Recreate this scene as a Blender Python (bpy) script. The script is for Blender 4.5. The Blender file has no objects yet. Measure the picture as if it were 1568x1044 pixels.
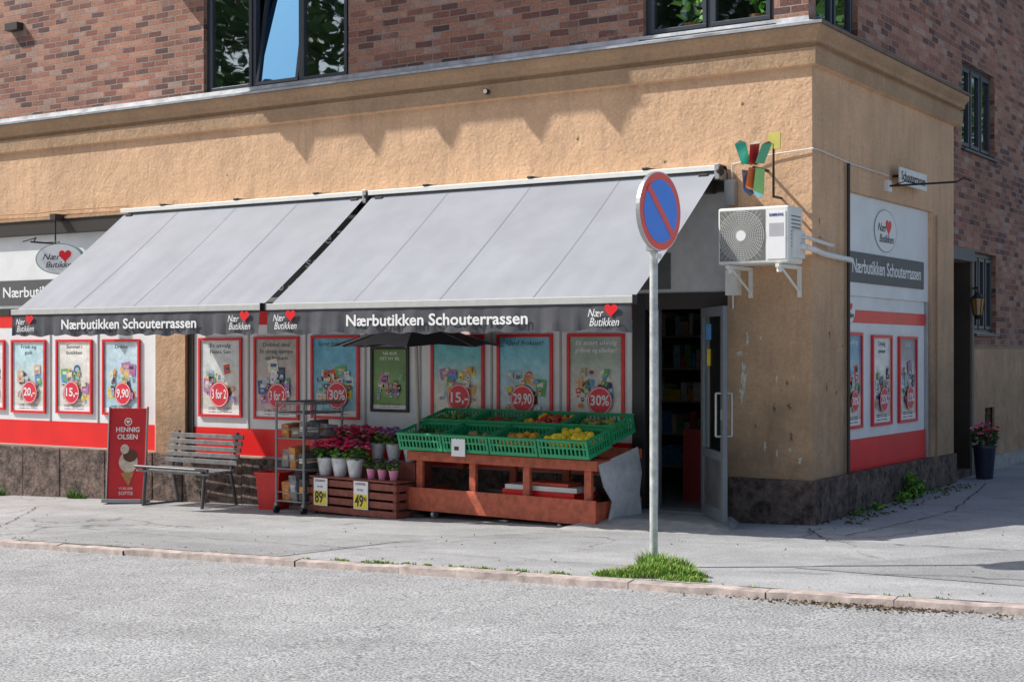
import bpy, math, random
from mathutils import Matrix, Vector
random.seed(7)
sc=bpy.context.scene
R=math.radians
# ---------------------------------------------------------------- materials
MATS={}
def newmat(name):
    m=bpy.data.materials.new(name); m.use_nodes=True
    nt=m.node_tree; b=nt.nodes["Principled BSDF"]
    return m,nt,b
def N(nt,t,**kw):
    n=nt.nodes.new(t)
    for k,v in kw.items():
        if k in n.inputs: n.inputs[k].default_value=v
        else: setattr(n,k,v)
    return n
def mixc(nt,fac,a,b,mode='MIX'):
    n=nt.nodes.new("ShaderNodeMix"); n.data_type='RGBA'; n.blend_type=mode
    for i,v in ((0,fac),(6,a),(7,b)):
        if hasattr(v,'is_output'): nt.links.new(v,n.inputs[i])
        else: n.inputs[i].default_value=v
    return n.outputs[2]
def ramp(nt,src,stops):
    r=nt.nodes.new("ShaderNodeValToRGB"); e=r.color_ramp.elements
    while len(e)<len(stops): e.new(.5)
    for i,(p,c) in enumerate(stops):
        e[i].position=p; e[i].color=c if len(c)==4 else (*c,1)
    nt.links.new(src,r.inputs[0]); return r.outputs[0]
def g(v): return (v,v,v,1)
def coords(nt,kind='Object'):
    return N(nt,"ShaderNodeTexCoord").outputs[kind]
def noise(nt,co,scale,detail=4,rough=.6,dist=0):
    n=N(nt,"ShaderNodeTexNoise"); n.inputs['Scale'].default_value=scale; n.inputs['Detail'].default_value=detail
    n.inputs['Roughness'].default_value=rough; n.inputs['Distortion'].default_value=dist
    nt.links.new(co,n.inputs['Vector']); return n.outputs['Fac']
def bump(nt,b,h,strength,dist):
    n=N(nt,"ShaderNodeBump"); n.inputs['Strength'].default_value=strength; n.inputs['Distance'].default_value=dist
    nt.links.new(h,n.inputs['Height']); nt.links.new(n.outputs[0],b.inputs['Normal']); return n
def M(name,col,rough=.6,metal=0,var=.12,scale=9,bmp=0,coat=0,spec=.5):
    if name in MATS: return MATS[name]
    m,nt,b=newmat(name)
    co=coords(nt)
    nz=noise(nt,co,scale,5)
    f=ramp(nt,nz,[(.3,g(1-var)),(.7,g(1+var*.4))])
    c=mixc(nt,1.0,col,f,'MULTIPLY')
    nt.links.new(c,b.inputs['Base Color'])
    b.inputs['Roughness'].default_value=rough; b.inputs['Metallic'].default_value=metal
    b.inputs['Coat Weight'].default_value=coat; b.inputs['Specular IOR Level'].default_value=spec
    if bmp: bump(nt,b,noise(nt,co,scale*6,3),bmp,.01)
    MATS[name]=m; return m

def brick_mat():
    m,nt,b=newmat("brick")
    uv=coords(nt,'UV')
    wn=N(nt,"ShaderNodeTexNoise"); wn.inputs['Scale'].default_value=7; nt.links.new(uv,wn.inputs['Vector'])
    wv=N(nt,"ShaderNodeVectorMath",operation='MULTIPLY_ADD'); nt.links.new(wn.outputs['Color'],wv.inputs[0]); wv.inputs[1].default_value=(.014,.014,0); nt.links.new(uv,wv.inputs[2])
    br=N(nt,"ShaderNodeTexBrick"); nt.links.new(wv.outputs[0],br.inputs['Vector'])
    br.inputs['Scale'].default_value=1; br.inputs['Brick Width'].default_value=.235; br.inputs['Row Height'].default_value=.075
    br.inputs['Mortar Size'].default_value=.007; br.inputs['Mortar Smooth'].default_value=.35; br.inputs['Bias'].default_value=0
    br.inputs['Color1'].default_value=g(0); br.inputs['Color2'].default_value=g(1); br.inputs['Mortar'].default_value=g(.5)
    br.offset=.5; br.squash=1.0
    cr=ramp(nt,br.outputs['Color'],[(0,(.13,.065,.06,1)),(.2,(.28,.11,.08,1)),(.5,(.44,.19,.125,1)),(.8,(.53,.26,.17,1)),(1,(.48,.32,.26,1))])
    n1=noise(nt,uv,.9,5); v=ramp(nt,n1,[(.3,g(.65)),(.7,g(1.15))])
    c=mixc(nt,1.0,cr,v,'MULTIPLY')
    n2=noise(nt,uv,40,5); v2=ramp(nt,n2,[(.3,g(.6)),(.75,g(1.25))]); c=mixc(nt,1.0,c,v2,'MULTIPLY')
    mort=mixc(nt,noise(nt,uv,12,4),(.17,.14,.125,1),(.46,.41,.37,1))
    c=mixc(nt,br.outputs['Fac'],c,mort)
    n3=noise(nt,uv,2.6,7,.75); v3=ramp(nt,n3,[(.55,g(0)),(.78,g(.5))])
    c=mixc(nt,v3,c,(.52,.42,.38,1))
    n4=noise(nt,uv,1.7,7,.75,.5); v4=ramp(nt,n4,[(.54,g(0)),(.76,g(.6))]); c=mixc(nt,v4,c,(.12,.085,.075,1))
    nt.links.new(c,b.inputs['Base Color']); b.inputs['Roughness'].default_value=.85
    inv=N(nt,"ShaderNodeMath",operation='SUBTRACT'); inv.inputs[0].default_value=1; nt.links.new(br.outputs['Fac'],inv.inputs[1])
    ad=N(nt,"ShaderNodeMath",operation='MULTIPLY_ADD'); nt.links.new(n2,ad.inputs[0]); ad.inputs[1].default_value=.6; nt.links.new(inv.outputs[0],ad.inputs[2])
    bump(nt,b,ad.outputs[0],.9,.009)
    return m
def stucco_mat(name,col,dirt=.5):
    m,nt,b=newmat(name); co=coords(nt)
    n1=noise(nt,co,1.3,6,.65); c=mixc(nt,ramp(nt,n1,[(.3,g(0)),(.7,g(1))]),tuple(x*.80 for x in col[:3])+(1,),tuple(min(1,x*1.08) for x in col[:3])+(1,))
    n2=noise(nt,co,30,5); c=mixc(nt,1.0,c,ramp(nt,n2,[(.3,g(.82)),(.7,g(1.06))]),'MULTIPLY')
    mp=N(nt,"ShaderNodeMapping"); nt.links.new(co,mp.inputs[0]); mp.inputs['Scale'].default_value=(4,4,.5)
    n3=noise(nt,mp.outputs[0],1.6,6,.7); c=mixc(nt,ramp(nt,n3,[(.50,g(0)),(.85,g(dirt))]),c,(.20,.14,.10,1))
    n5=noise(nt,co,5.5,8,.75); c=mixc(nt,ramp(nt,n5,[(.69,g(0)),(.73,g(.55))]),c,(.62,.55,.45,1))
    n6=noise(nt,co,4.1,8,.75,.4); c=mixc(nt,ramp(nt,n6,[(.66,g(0)),(.76,g(.55))]),c,(.16,.11,.08,1))
    sx=N(nt,"ShaderNodeSeparateXYZ"); nt.links.new(co,sx.inputs[0])
    mr=N(nt,"ShaderNodeMapRange"); nt.links.new(sx.outputs[2],mr.inputs[0]); mr.inputs[1].default_value=2.9; mr.inputs[2].default_value=.7; mr.inputs[3].default_value=0; mr.inputs[4].default_value=1.0
    mu=N(nt,"ShaderNodeMath",operation='MULTIPLY'); nt.links.new(mr.outputs[0],mu.inputs[0]); nt.links.new(ramp(nt,noise(nt,co,2.0,7,.7),[(.3,g(.25)),(.68,g(.9))]),mu.inputs[1])
    c=mixc(nt,mu.outputs[0],c,(.22,.15,.095,1))
    nt.links.new(c,b.inputs['Base Color']); b.inputs['Roughness'].default_value=.9
    a=N(nt,"ShaderNodeMath",operation='MULTIPLY_ADD'); nt.links.new(noise(nt,co,26,6,.6),a.inputs[0]); a.inputs[1].default_value=.5; nt.links.new(noise(nt,co,6,4,.55),a.inputs[2])
    bump(nt,b,a.outputs[0],.9,.020)
    return m
def granite_mat():
    m,nt,b=newmat("granite"); co=coords(nt)
    c=mixc(nt,noise(nt,co,60,3),(.10,.07,.06,1),(.50,.36,.30,1))
    c=mixc(nt,1.0,c,ramp(nt,noise(nt,co,8,7,.75),[(.38,g(.25)),(.62,g(1.2))]),'MULTIPLY')
    nt.links.new(c,b.inputs['Base Color']); b.inputs['Roughness'].default_value=.85
    bump(nt,b,noise(nt,co,9,7,.72),1.0,.16); return m
def asphalt_mat(name,base,speck,cr=.5,patch=.2,stain=.25,sp=70):
    m,nt,b=newmat(name); co=coords(nt)
    mp=N(nt,"ShaderNodeMapping"); nt.links.new(co,mp.inputs[0]); mp.inputs['Scale'].default_value=(.35,1.4,1)
    n0=noise(nt,mp.outputs[0],.8,6,.65); n1=noise(nt,co,2.3,6,.7); n2=noise(nt,co,sp,3,.65)
    c=mixc(nt,ramp(nt,n2,[(.38,g(0)),(.62,g(1))]),g(base*(1-speck)),g(base*(1+speck)))
    c=mixc(nt,1.0,c,ramp(nt,n0,[(.3,g(1-patch)),(.7,g(1+patch*.5))]),'MULTIPLY')
    c=mixc(nt,1.0,c,ramp(nt,n1,[(.3,(.82,.82,.82,1)),(.7,g(1.08))]),'MULTIPLY')
    v=N(nt,"ShaderNodeTexVoronoi"); v.inputs['Scale'].default_value=38; nt.links.new(co,v.inputs['Vector'])
    chips=ramp(nt,v.outputs['Distance'],[(.10,g(.5)),(.22,g(0))]); c=mixc(nt,chips,c,g(min(.8,base*1.7)))
    n7=noise(nt,co,1.1,7,.75,.6); c=mixc(nt,ramp(nt,n7,[(.56,g(0)),(.68,g(stain))]),c,(base*.45,base*.44,base*.43,1))
    wn=N(nt,"ShaderNodeTexNoise"); wn.inputs['Scale'].default_value=1.2; wn.inputs['Detail'].default_value=6; nt.links.new(co,wn.inputs['Vector'])
    add=N(nt,"ShaderNodeVectorMath",operation='MULTIPLY_ADD'); nt.links.new(wn.outputs['Color'],add.inputs[0]); add.inputs[1].default_value=(.9,.9,.9); nt.links.new(co,add.inputs[2])
    v2=N(nt,"ShaderNodeTexVoronoi"); v2.feature='DISTANCE_TO_EDGE'; v2.inputs['Scale'].default_value=.33; nt.links.new(add.outputs[0],v2.inputs['Vector'])
    ck=ramp(nt,v2.outputs['Distance'],[(.0,g(cr)),(.006,g(0))])
    msk=ramp(nt,noise(nt,co,.5,2),[(.45,g(0)),(.55,g(1))]); ck=mixc(nt,1.0,ck,msk,'MULTIPLY')
    c=mixc(nt,ck,c,g(.05))
    c=mixc(nt,1.0,c,(.98,.985,1.0,1),'MULTIPLY')
    nt.links.new(c,b.inputs['Base Color']); b.inputs['Roughness'].default_value=.92
    bump(nt,b,n2,.7,.008); return m
def glass_mat(name,refl,tint=(.9,.95,.95,1),through=True,inner=(.02,.03,.03,1)):
    m,nt,b=newmat(name); nt.nodes.remove(b); out=nt.nodes["Material Output"]
    gl=N(nt,"ShaderNodeBsdfGlossy"); gl.inputs['Roughness'].default_value=.015; gl.inputs['Color'].default_value=tint
    co=coords(nt); bp=N(nt,"ShaderNodeBump"); bp.inputs['Strength'].default_value=.08; bp.inputs['Distance'].default_value=.02
    nt.links.new(noise(nt,co,1.5,2),bp.inputs['Height']); nt.links.new(bp.outputs[0],gl.inputs['Normal'])
    if through:
        o=N(nt,"ShaderNodeBsdfTransparent"); o.inputs[0].default_value=(.75,.8,.78,1)
    else:
        o=N(nt,"ShaderNodeBsdfDiffuse"); o.inputs[0].default_value=inner
    mx=N(nt,"ShaderNodeMixShader"); mx.inputs[0].default_value=refl
    nt.links.new(o.outputs[0],mx.inputs[1]); nt.links.new(gl.outputs[0],mx.inputs[2]); nt.links.new(mx.outputs[0],out.inputs[0])
    return m
BRICK=brick_mat()
OCH=stucco_mat("ochre_stucco",(.78,.50,.305,1),.5)
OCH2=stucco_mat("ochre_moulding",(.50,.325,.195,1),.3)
GRAN=granite_mat()
ROAD=asphalt_mat("asphalt_road",.375,.58,.3,.14,.2,62)
PAVE=asphalt_mat("asphalt_pavement",.42,.26,.7,.26,.45,80)
GROUNDM=asphalt_mat("ground_asphalt",.25,.2)
GLASS=glass_mat("window_glass",.42)
GLASSM=glass_mat("window_glass_sky_tint",.95,(.19,.42,.62,1),False)  # blue tint puts the mirrored sky's colour into the tilted sash
GLASSD=glass_mat("shop_glass",.15)
WHITE=M("white_paint",(.83,.84,.85,1),.4,var=.10,scale=3)
WHITE2=M("white_plastic",(.82,.82,.78,1),.4,var=.08)
RED=M("red_vinyl",(.88,.02,.02,1),.3,var=.14,scale=2)
REDF=M("red_frame",(.76,.025,.035,1),.35)
DARK=M("dark_sign_grey",(.10,.105,.11,1),.5)
BLACK=M("black_metal",(.02,.02,.022,1),.45)
BLK2=M("dark_brown_metal",(.035,.028,.024,1),.5)
DGREY=M("frame_grey_blue",(.045,.055,.07,1),.4)
LGREY=M("light_grey_metal",(.45,.46,.47,1),.4,.6)
GALV=M("galvanised_steel",(.60,.63,.61,1),.5,.2,var=.35,scale=14)
FABRIC=M("awning_fabric",(.335,.35,.39,1),.85,var=.12,scale=1.8)
FABD=M("awning_seam",(.295,.31,.345,1),.85)
VAL=M("valance_fabric",(.085,.087,.10,1),.8,var=.25,scale=6)
TXTW=M("text_white",(.87,.87,.87,1),.5,var=.02)
TXTD=M("text_dark",(.03,.03,.03,1),.5,var=.02)
HEART=M("heart_red",(.80,.01,.02,1),.4,var=.02)
FLASH=M("lead_flashing",(.50,.52,.55,1),.6,.1,var=.45,scale=5,bmp=.3)
FLASHD=M("brown_flashing",(.17,.12,.09,1),.6,var=.3,scale=6)
WOOD=M("red_stained_wood",(.54,.12,.06,1),.6,var=.4,scale=14,bmp=.3)
WOODD=M("dark_red_wood",(.28,.075,.05,1),.65,var=.4,scale=14,bmp=.3)
GREENC=M("green_crate_plastic",(.025,.36,.15,1),.4,var=.15)
LEAF=M("leaf_green",(.06,.16,.03,1),.6,var=.4,scale=30)
LEAF2=M("leaf_dark",(.03,.08,.02,1),.6,var=.4,scale=30)
GRASS=M("grass",(.14,.32,.03,1),.7,var=.4,scale=20)
GRASS2=M("grass_light",(.26,.46,.06,1),.7,var=.4,scale=20)
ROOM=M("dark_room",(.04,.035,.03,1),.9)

# ---------------------------------------------------------------- mesh builder
class MB:
    def __init__(s,Mx=None): s.v=[];s.f=[];s.fm=[];s.sm=[];s.mats=[];s.M=Mx
    def mi(s,m):
        if m not in s.mats: s.mats.append(m)
        return s.mats.index(m)
    def av(s,p):
        p=Vector(p)
        if s.M is not None: p=s.M@p
        s.v.append(p); return len(s.v)-1
    def face(s,idx,m,sm=False): s.f.append(idx); s.fm.append(s.mi(m)); s.sm.append(sm)
    def poly(s,pts,m,sm=False): s.face([s.av(p) for p in pts],m,sm)
    def rect(s,u0,u1,z0,z1,w,m): s.poly([(u0,z0,w),(u1,z0,w),(u1,z1,w),(u0,z1,w)],m)
    def box(s,x0,x1,y0,y1,z0,z1,m):
        if x0>x1:x0,x1=x1,x0
        if y0>y1:y0,y1=y1,y0
        if z0>z1:z0,z1=z1,z0
        i=[s.av(p) for p in [(x0,y0,z0),(x1,y0,z0),(x1,y1,z0),(x0,y1,z0),(x0,y0,z1),(x1,y0,z1),(x1,y1,z1),(x0,y1,z1)]]
        for q in [(3,2,1,0),(4,5,6,7),(0,1,5,4),(1,2,6,5),(2,3,7,6),(3,0,4,7)]: s.face([i[k] for k in q],m)
    def cyl(s,p0,p1,r,m,n=12,r2=None,caps=True):
        p0=Vector(p0);p1=Vector(p1);d=(p1-p0).normalized()
        a=d.orthogonal().normalized();b=d.cross(a); r2=r if r2 is None else r2
        P0=[];P1=[]
        for k in range(n):
            t=2*math.pi*k/n; o=a*math.cos(t)+b*math.sin(t)
            P0.append(p0+o*r);P1.append(p1+o*r2)
        A=[s.av(p) for p in P0];B=[s.av(p) for p in P1]
        for k in range(n): s.face([A[k],A[(k+1)%n],B[(k+1)%n],B[k]],m,True)
        if caps:
            s.poly(P0[::-1],m);s.poly(P1,m)
    def tube(s,pts,r,m,n=8):
        for a,b in zip(pts,pts[1:]): s.cyl(a,b,r,m,n)
    def disc(s,c,rx,ry,w,m,n=32):
        s.poly([(c[0]+rx*math.cos(2*math.pi*k/n),c[1]+ry*math.sin(2*math.pi*k/n),w) for k in range(n)],m)
    def ring(s,c,rx,ry,t,w,m,n=32):
        o=[s.av((c[0]+rx*math.cos(2*math.pi*k/n),c[1]+ry*math.sin(2*math.pi*k/n),w)) for k in range(n)]
        i=[s.av((c[0]+(rx-t)*math.cos(2*math.pi*k/n),c[1]+(ry-t)*math.sin(2*math.pi*k/n),w)) for k in range(n)]
        for k in range(n): s.face([o[k],o[(k+1)%n],i[(k+1)%n],i[k]],m)
    def sphere(s,c,r,m,nu=8,nv=6,sq=1):
        c=Vector(c);rows=[]
        for j in range(1,nv):
            ph=math.pi*j/nv
            rows.append([s.av(c+Vector((r*math.sin(ph)*math.cos(2*math.pi*k/nu),r*math.sin(ph)*math.sin(2*math.pi*k/nu),r*sq*math.cos(ph)))) for k in range(nu)])
        t=s.av(c+Vector((0,0,r*sq)));bt=s.av(c-Vector((0,0,r*sq)))
        for k in range(nu):
            s.face([t,rows[0][k],rows[0][(k+1)%nu]],m,True); s.face([bt,rows[-1][(k+1)%nu],rows[-1][k]],m,True)
            for a,b in zip(rows,rows[1:]): s.face([a[k],b[k],b[(k+1)%nu],a[(k+1)%nu]],m,True)
    def heart(s,c,sz,w,m,n=28):
        pts=[]
        for k in range(n):
            t=2*math.pi*k/n
            pts.append((c[0]+sz*math.sin(t)**3,c[1]+sz*(13*math.cos(t)-5*math.cos(2*t)-2*math.cos(3*t)-math.cos(4*t))/16,w))
        s.poly(pts[::-1],m)
    def leaves(s,c,rad,n,size,mats,flat=.5):
        c=Vector(c)
        for _ in range(n):
            while True:
                p=Vector((random.uniform(-1,1),random.uniform(-1,1),random.uniform(-1,1)))
                if p.length<1: break
            q=c+Vector((p.x*rad[0],p.y*rad[1],p.z*rad[2]))
            a=Vector((random.gauss(0,1),random.gauss(0,1),random.gauss(0,flat))).normalized()
            b=a.cross(Vector((random.gauss(0,1),random.gauss(0,1),random.gauss(0,1)))).normalized()
            l=size*random.uniform(.6,1.3)
            s.poly([q-a*l,q-b*l*.45,q+a*l,q+b*l*.45],random.choice(mats))
    def build(s,name,parent=None,bevel=0,bseg=2):
        me=bpy.data.meshes.new(name); me.from_pydata([tuple(v) for v in s.v],[],s.f)
        for m in s.mats: me.materials.append(m)
        me.polygons.foreach_set("material_index",s.fm); me.polygons.foreach_set("use_smooth",s.sm)
        me.update()
        uv=me.uv_layers.new(name="UVMap")
        for p in me.polygons:
            n=p.normal; ax=max(range(3),key=lambda i:abs(n[i]))
            for li in p.loop_indices:
                v=me.vertices[me.loops[li].vertex_index].co
                uv.data[li].uv=(v.y,v.z) if ax==0 else ((v.x,v.z) if ax==1 else (v.x,v.y))
        ob=bpy.data.objects.new(name,me); sc.collection.objects.link(ob)
        if parent: ob.parent=parent
        if bevel:
            bm=ob.modifiers.new("bevel",'BEVEL'); bm.width=bevel; bm.segments=bseg; bm.limit_method='ANGLE'; bm.angle_limit=R(50)
        return ob
def root(name):
    o=bpy.data.objects.new(name,None); sc.collection.objects.link(o); o.empty_display_size=.2; return o
def FM(y=0): return Matrix(((1,0,0,0),(0,0,-1,y),(0,1,0,0),(0,0,0,1)))
def SM(x=0): return Matrix(((0,0,1,x),(1,0,0,0),(0,1,0,0),(0,0,0,1)))
def TR(x,y,z,rz=0,rx=0): return Matrix.Translation((x,y,z))@Matrix.Rotation(R(rz),4,'Z')@Matrix.Rotation(R(rx),4,'X')
def text(body,Mx,u,z,w,size,mat,parent,width=None,bold=0,shear=0,align='CENTER',name="lettering"):
    cu=bpy.data.curves.new(name,"FONT"); cu.body=body; cu.size=size; cu.align_x=align; cu.align_y='CENTER'; cu.offset=bold; cu.shear=shear
    cu.extrude=.0006; cu.resolution_u=3
    cu.materials.append(mat)
    ob=bpy.data.objects.new(name,cu); sc.collection.objects.link(ob)
    s=1
    if width:
        bpy.context.view_layer.update(); s=width/max(.001,ob.dimensions.x)
    ob.parent=parent
    ob.matrix_world=Mx@Matrix.Translation((u,z,w))@Matrix.Diagonal((s,1,1,1))
    return ob
def wall(mb,u0,u1,z0,z1,holes,m,depth,mr=None):
    mr=mr or m
    us=sorted({u0,u1,*[h[0] for h in holes],*[h[1] for h in holes]}); zs=sorted({z0,z1,*[h[2] for h in holes],*[h[3] for h in holes]})
    us=[u for u in us if u0<=u<=u1]; zs=[z for z in zs if z0<=z<=z1]
    def hole(i,j):
        if i<0 or j<0 or i>=len(us)-1 or j>=len(zs)-1: return False
        cu=(us[i]+us[i+1])/2; cz=(zs[j]+zs[j+1])/2
        return any(h[0]<cu<h[1] and h[2]<cz<h[3] for h in holes)
    for i in range(len(us)-1):
        for j in range(len(zs)-1):
            a,b,c,d=us[i],us[i+1],zs[j],zs[j+1]
            if not hole(i,j): mb.rect(a,b,c,d,0,m)
            else:
                if not hole(i-1,j): mb.poly([(a,c,-depth),(a,c,0),(a,d,0),(a,d,-depth)],mr)
                if not hole(i+1,j): mb.poly([(b,c,0),(b,c,-depth),(b,d,-depth),(b,d,0)],mr)
                if not hole(i,j-1): mb.poly([(a,c,-depth),(b,c,-depth),(b,c,0),(a,c,0)],mr)
                if not hole(i,j+1): mb.poly([(a,d,0),(b,d,0),(b,d,-depth),(a,d,-depth)],mr)

# ---------------------------------------------------------------- ground
def gz(x,y): return .028*max(-40,min(40,x))+.015*max(0,min(40,y))
def sheet(name,x0,x1,y0,y1,off,mat,sub=None):
    xs=sorted({x for x in [x0,x1,-40,0,40] if x0<=x<=x1}); ys=sorted({y for y in [y0,y1,0,40] if y0<=y<=y1})
    mb=MB(); ids=[[mb.av((x,y,gz(x,y)+off)) for y in ys] for x in xs]
    for i in range(len(xs)-1):
        for j in range(len(ys)-1): mb.face([ids[i][j],ids[i+1][j],ids[i+1][j+1],ids[i][j+1]],mat)
    return mb.build(name)
RZ=-.06
sheet("ground",-400,400,-400,400,-.13,GROUNDM)
sheet("road",-80,80,-12.2,-3.9,RZ,ROAD)
sheet("pavement",-80,80,-3.9,60,0,PAVE)
sheet("pavement",-80,80,-16,-12.3,0,PAVE)
KERB=M("kerb_granite",(.54,.45,.41,1),.8,var=.45,scale=9,bmp=.4)
mb=MB(); x=-40.0
while x<20:
    l=random.uniform(.8,1.2); dz=random.uniform(-.006,.006); dy=random.uniform(-.012,.012)
    x1=x+l-.006
    n=6; 
    for k in range(n):
        xa=x+(x1-x)*k/n; xb=x+(x1-x)*(k+1)/n
        ja=.007*math.sin(xa*9.1)+.005*math.sin(xa*23); jb=.007*math.sin(xb*9.1)+.005*math.sin(xb*23)
        za=gz(xa,0)+.003+dz+ja*.3; zb=gz(xb,0)+.003+dz+jb*.3
        F0=-3.985+dy
        mb.poly([(xa,F0+ja,za-.012),(xb,F0+jb,zb-.012),(xb,-3.9,zb),(xa,-3.9,za)],KERB)
        mb.poly([(xa,F0+ja-.01,za-.2),(xb,F0+jb-.01,zb-.2),(xb,F0+jb,zb-.012),(xa,F0+ja,za-.012)],KERB)
    x+=l
mb.build("kerb")
PATCH=asphalt_mat("asphalt_patch",.35,.26,.2,.2)
def gpoly(name,pts,off,mat):
    mb=MB(); mb.poly([(p[0],p[1],gz(p[0],p[1])+off) for p in pts],mat); return mb.build(name)
gpoly("asphalt_patch",[(-6.6,-3.88),(-3.2,-3.88),(-2.9,-2.6),(-6.2,-2.7)],.004,PATCH)
gpoly("asphalt_patch",[(1.0,-2.9),(3.6,-3.3),(5.2,-1.6),(2.4,-1.0)],.004,PATCH)
DIRT=M("sandy_dirt",(.34,.25,.17,1),.95,var=.4,scale=12,bmp=.4)
SOIL=M("soil",(.11,.085,.05,1),.95,var=.4,scale=20,bmp=.4)
def blob(name,cx,cy,rx,ry,off,mat,n=60):
    ph=[random.uniform(0,6.28) for _ in range(9)]
    pts=[]
    for k in range(n):
        t=2*math.pi*k/n; r=1+sum(.11*math.sin((j+2)*t+ph[j]) for j in range(9))
        pts.append((cx+rx*r*math.cos(t),cy+ry*r*math.sin(t)))
    return gpoly(name,pts,off,mat)
blob("soil_patch",.30,-3.64,.34,.15,.009,SOIL)
CRK=M("crack_dark",(.06,.055,.05,1),.95)
def crack(pts,w):
    mb=MB(); P=[]
    for a,b in zip(pts,pts[1:]):
        n=max(2,int(math.dist(a,b)/.12))
        for k in range(n): t=k/n; P.append((a[0]+(b[0]-a[0])*t+random.gauss(0,.012),a[1]+(b[1]-a[1])*t+random.gauss(0,.016)))
    for p,q in zip(P,P[1:]):
        d=Vector((q[0]-p[0],q[1]-p[1])).normalized(); nn=Vector((-d.y,d.x))*w*random.uniform(.3,1)
        mb.poly([(p[0]-nn.x,p[1]-nn.y,gz(*p)+.009),(q[0]-nn.x,q[1]-nn.y,gz(*q)+.009),(q[0]+nn.x,q[1]+nn.y,gz(*q)+.009),(p[0]+nn.x,p[1]+nn.y,gz(*p)+.009)],CRK)
    mb.build("pavement_crack")
crack([(-9.5,-1.2),(-7.2,-3.8)],.008); crack([(-11.5,-2.6),(-7.6,-2.9),(-3,-3.2),(.1,-3.3)],.005); crack([(.4,-3.35),(2.2,-2.9),(4.8,-3.1)],.008); crack([(.05,-.25),(.6,-1.2),(2.4,-1.3),(5,-.9)],.012); crack([(.4,4.5),(.9,1.5),(.6,-.9)],.009); crack([(-3.4,-3.85),(-2.6,-2.2),(-1.7,-1.3)],.006)

# ---------------------------------------------------------------- building
B=root("brick_building")
HOLES=[(-17,-12.9,.36,3.38),(-12.4,-8.75,.36,3.38),(-8.23,-.87,.36,3.38),(-1.95,-.87,-.2,.36)]
mb=MB(FM(0)); wall(mb,-22,0,-.9,4.40,HOLES,OCH,.10); mb.build("ground_floor_front_wall",B)
mb=MB(SM(0)); wall(mb,0,4.52,-.4,4.40,[(.93,3.66,.40,3.24)],OCH,.09)
mb.poly([(4.52,-.4,0),(4.52,-.4,-.3),(4.52,4.4,-.3),(4.52,4.4,0)],OCH); mb.build("ground_floor_side_wall",B)
WF=[(-7.97,-5.67,4.78,6.3),(-1.83,-.41,4.79,6.3),(-14.5,-12.2,4.78,6.3),(-7.97,-5.67,8.5,10.1),(-1.83,-.41,8.5,10.1),(-14.5,-12.2,8.5,10.1)]
mb=MB(FM(.06)); wall(mb,-22,-.06,4.40,12,WF,BRICK,.16); mb.build("upper_front_wall",B)
WS=[(.24,1.40,4.79,6.3),(5.06,6.54,4.14,5.23),(5.57,6.61,1.86,2.89),(.24,1.40,8.5,10.1),(5.06,6.54,7.0,8.1),(4.50,5.42,-.4,2.75),(5.98,6.42,.52,.91)]
mb=MB(SM(-.06)); wall(mb,.06,14,-.4,12,WS+[(.06,4.50,-.4,4.4)],BRICK,.16)
mb.build("upper_side_wall",B)
mb=MB(); mb.box(-22,-.1,.2,14,11.9,12.0,FLASHD); mb.box(-22,-21.9,.2,14,-.9,11.9,BRICK); mb.box(-22,-.1,13.9,14,-.4,11.9,BRICK)
mb.box(-21.9,-.3,.3,13.9,4.25,4.4,ROOM); mb.build("roof_and_rear_walls",B)
mb=MB(SM(-.03)); wall(mb,5.5,14,-.3,1.66,[(5.98,6.42,.52,.91)],OCH,.05)
mb.poly([(5.5,1.66,0),(14,1.66,0),(14,1.70,-.03),(5.5,1.70,-.03)],OCH2); mb.poly([(5.5,-.3,-.03),(5.5,-.3,0),(5.5,1.66,0),(5.5,1.68,-.03)],OCH2)
mb.build("side_lower_band",B)
mb=MB(SM(-.03)); mb.box(5.5,14,-.3,.28,0,.03,M("grey_plinth",(.42,.40,.37,1),.9,var=.3,bmp=.3)); mb.build("side_plinth",B)
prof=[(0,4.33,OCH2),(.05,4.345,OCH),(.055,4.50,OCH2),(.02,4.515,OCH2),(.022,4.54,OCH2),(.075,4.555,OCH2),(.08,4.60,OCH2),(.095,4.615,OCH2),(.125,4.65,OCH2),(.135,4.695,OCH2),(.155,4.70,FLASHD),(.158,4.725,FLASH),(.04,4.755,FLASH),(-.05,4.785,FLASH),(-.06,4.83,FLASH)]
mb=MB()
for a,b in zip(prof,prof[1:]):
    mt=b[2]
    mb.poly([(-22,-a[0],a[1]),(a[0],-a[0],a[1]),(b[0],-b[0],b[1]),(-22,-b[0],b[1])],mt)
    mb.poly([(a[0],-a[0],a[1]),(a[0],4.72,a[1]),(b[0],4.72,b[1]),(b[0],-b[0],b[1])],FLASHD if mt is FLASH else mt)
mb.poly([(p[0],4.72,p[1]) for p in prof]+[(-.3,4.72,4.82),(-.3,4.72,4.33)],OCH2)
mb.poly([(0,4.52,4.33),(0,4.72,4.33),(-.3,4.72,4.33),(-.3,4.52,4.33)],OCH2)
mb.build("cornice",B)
mb=MB(); mb.cyl((-3.65,-.06,4.42),(-3.65,-.11,4.42),.03,BLK2,16); mb.cyl((-3.65,-.11,4.42),(-3.65,-.115,4.42),.024,WHITE2,16); mb.box(-11.6,-11.35,-.05,.06,6.0,6.1,BLK2)
mb.build("small_wall_fixtures",B)
mb=MB(FM(0))
for a,b in [(-17,-12.9),(-12.4,-8.75),(-8.23,-.87)]:
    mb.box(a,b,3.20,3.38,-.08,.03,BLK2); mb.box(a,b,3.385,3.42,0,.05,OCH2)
mb.build("shopfront_header",B,bevel=.004)
mb=MB()
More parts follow.
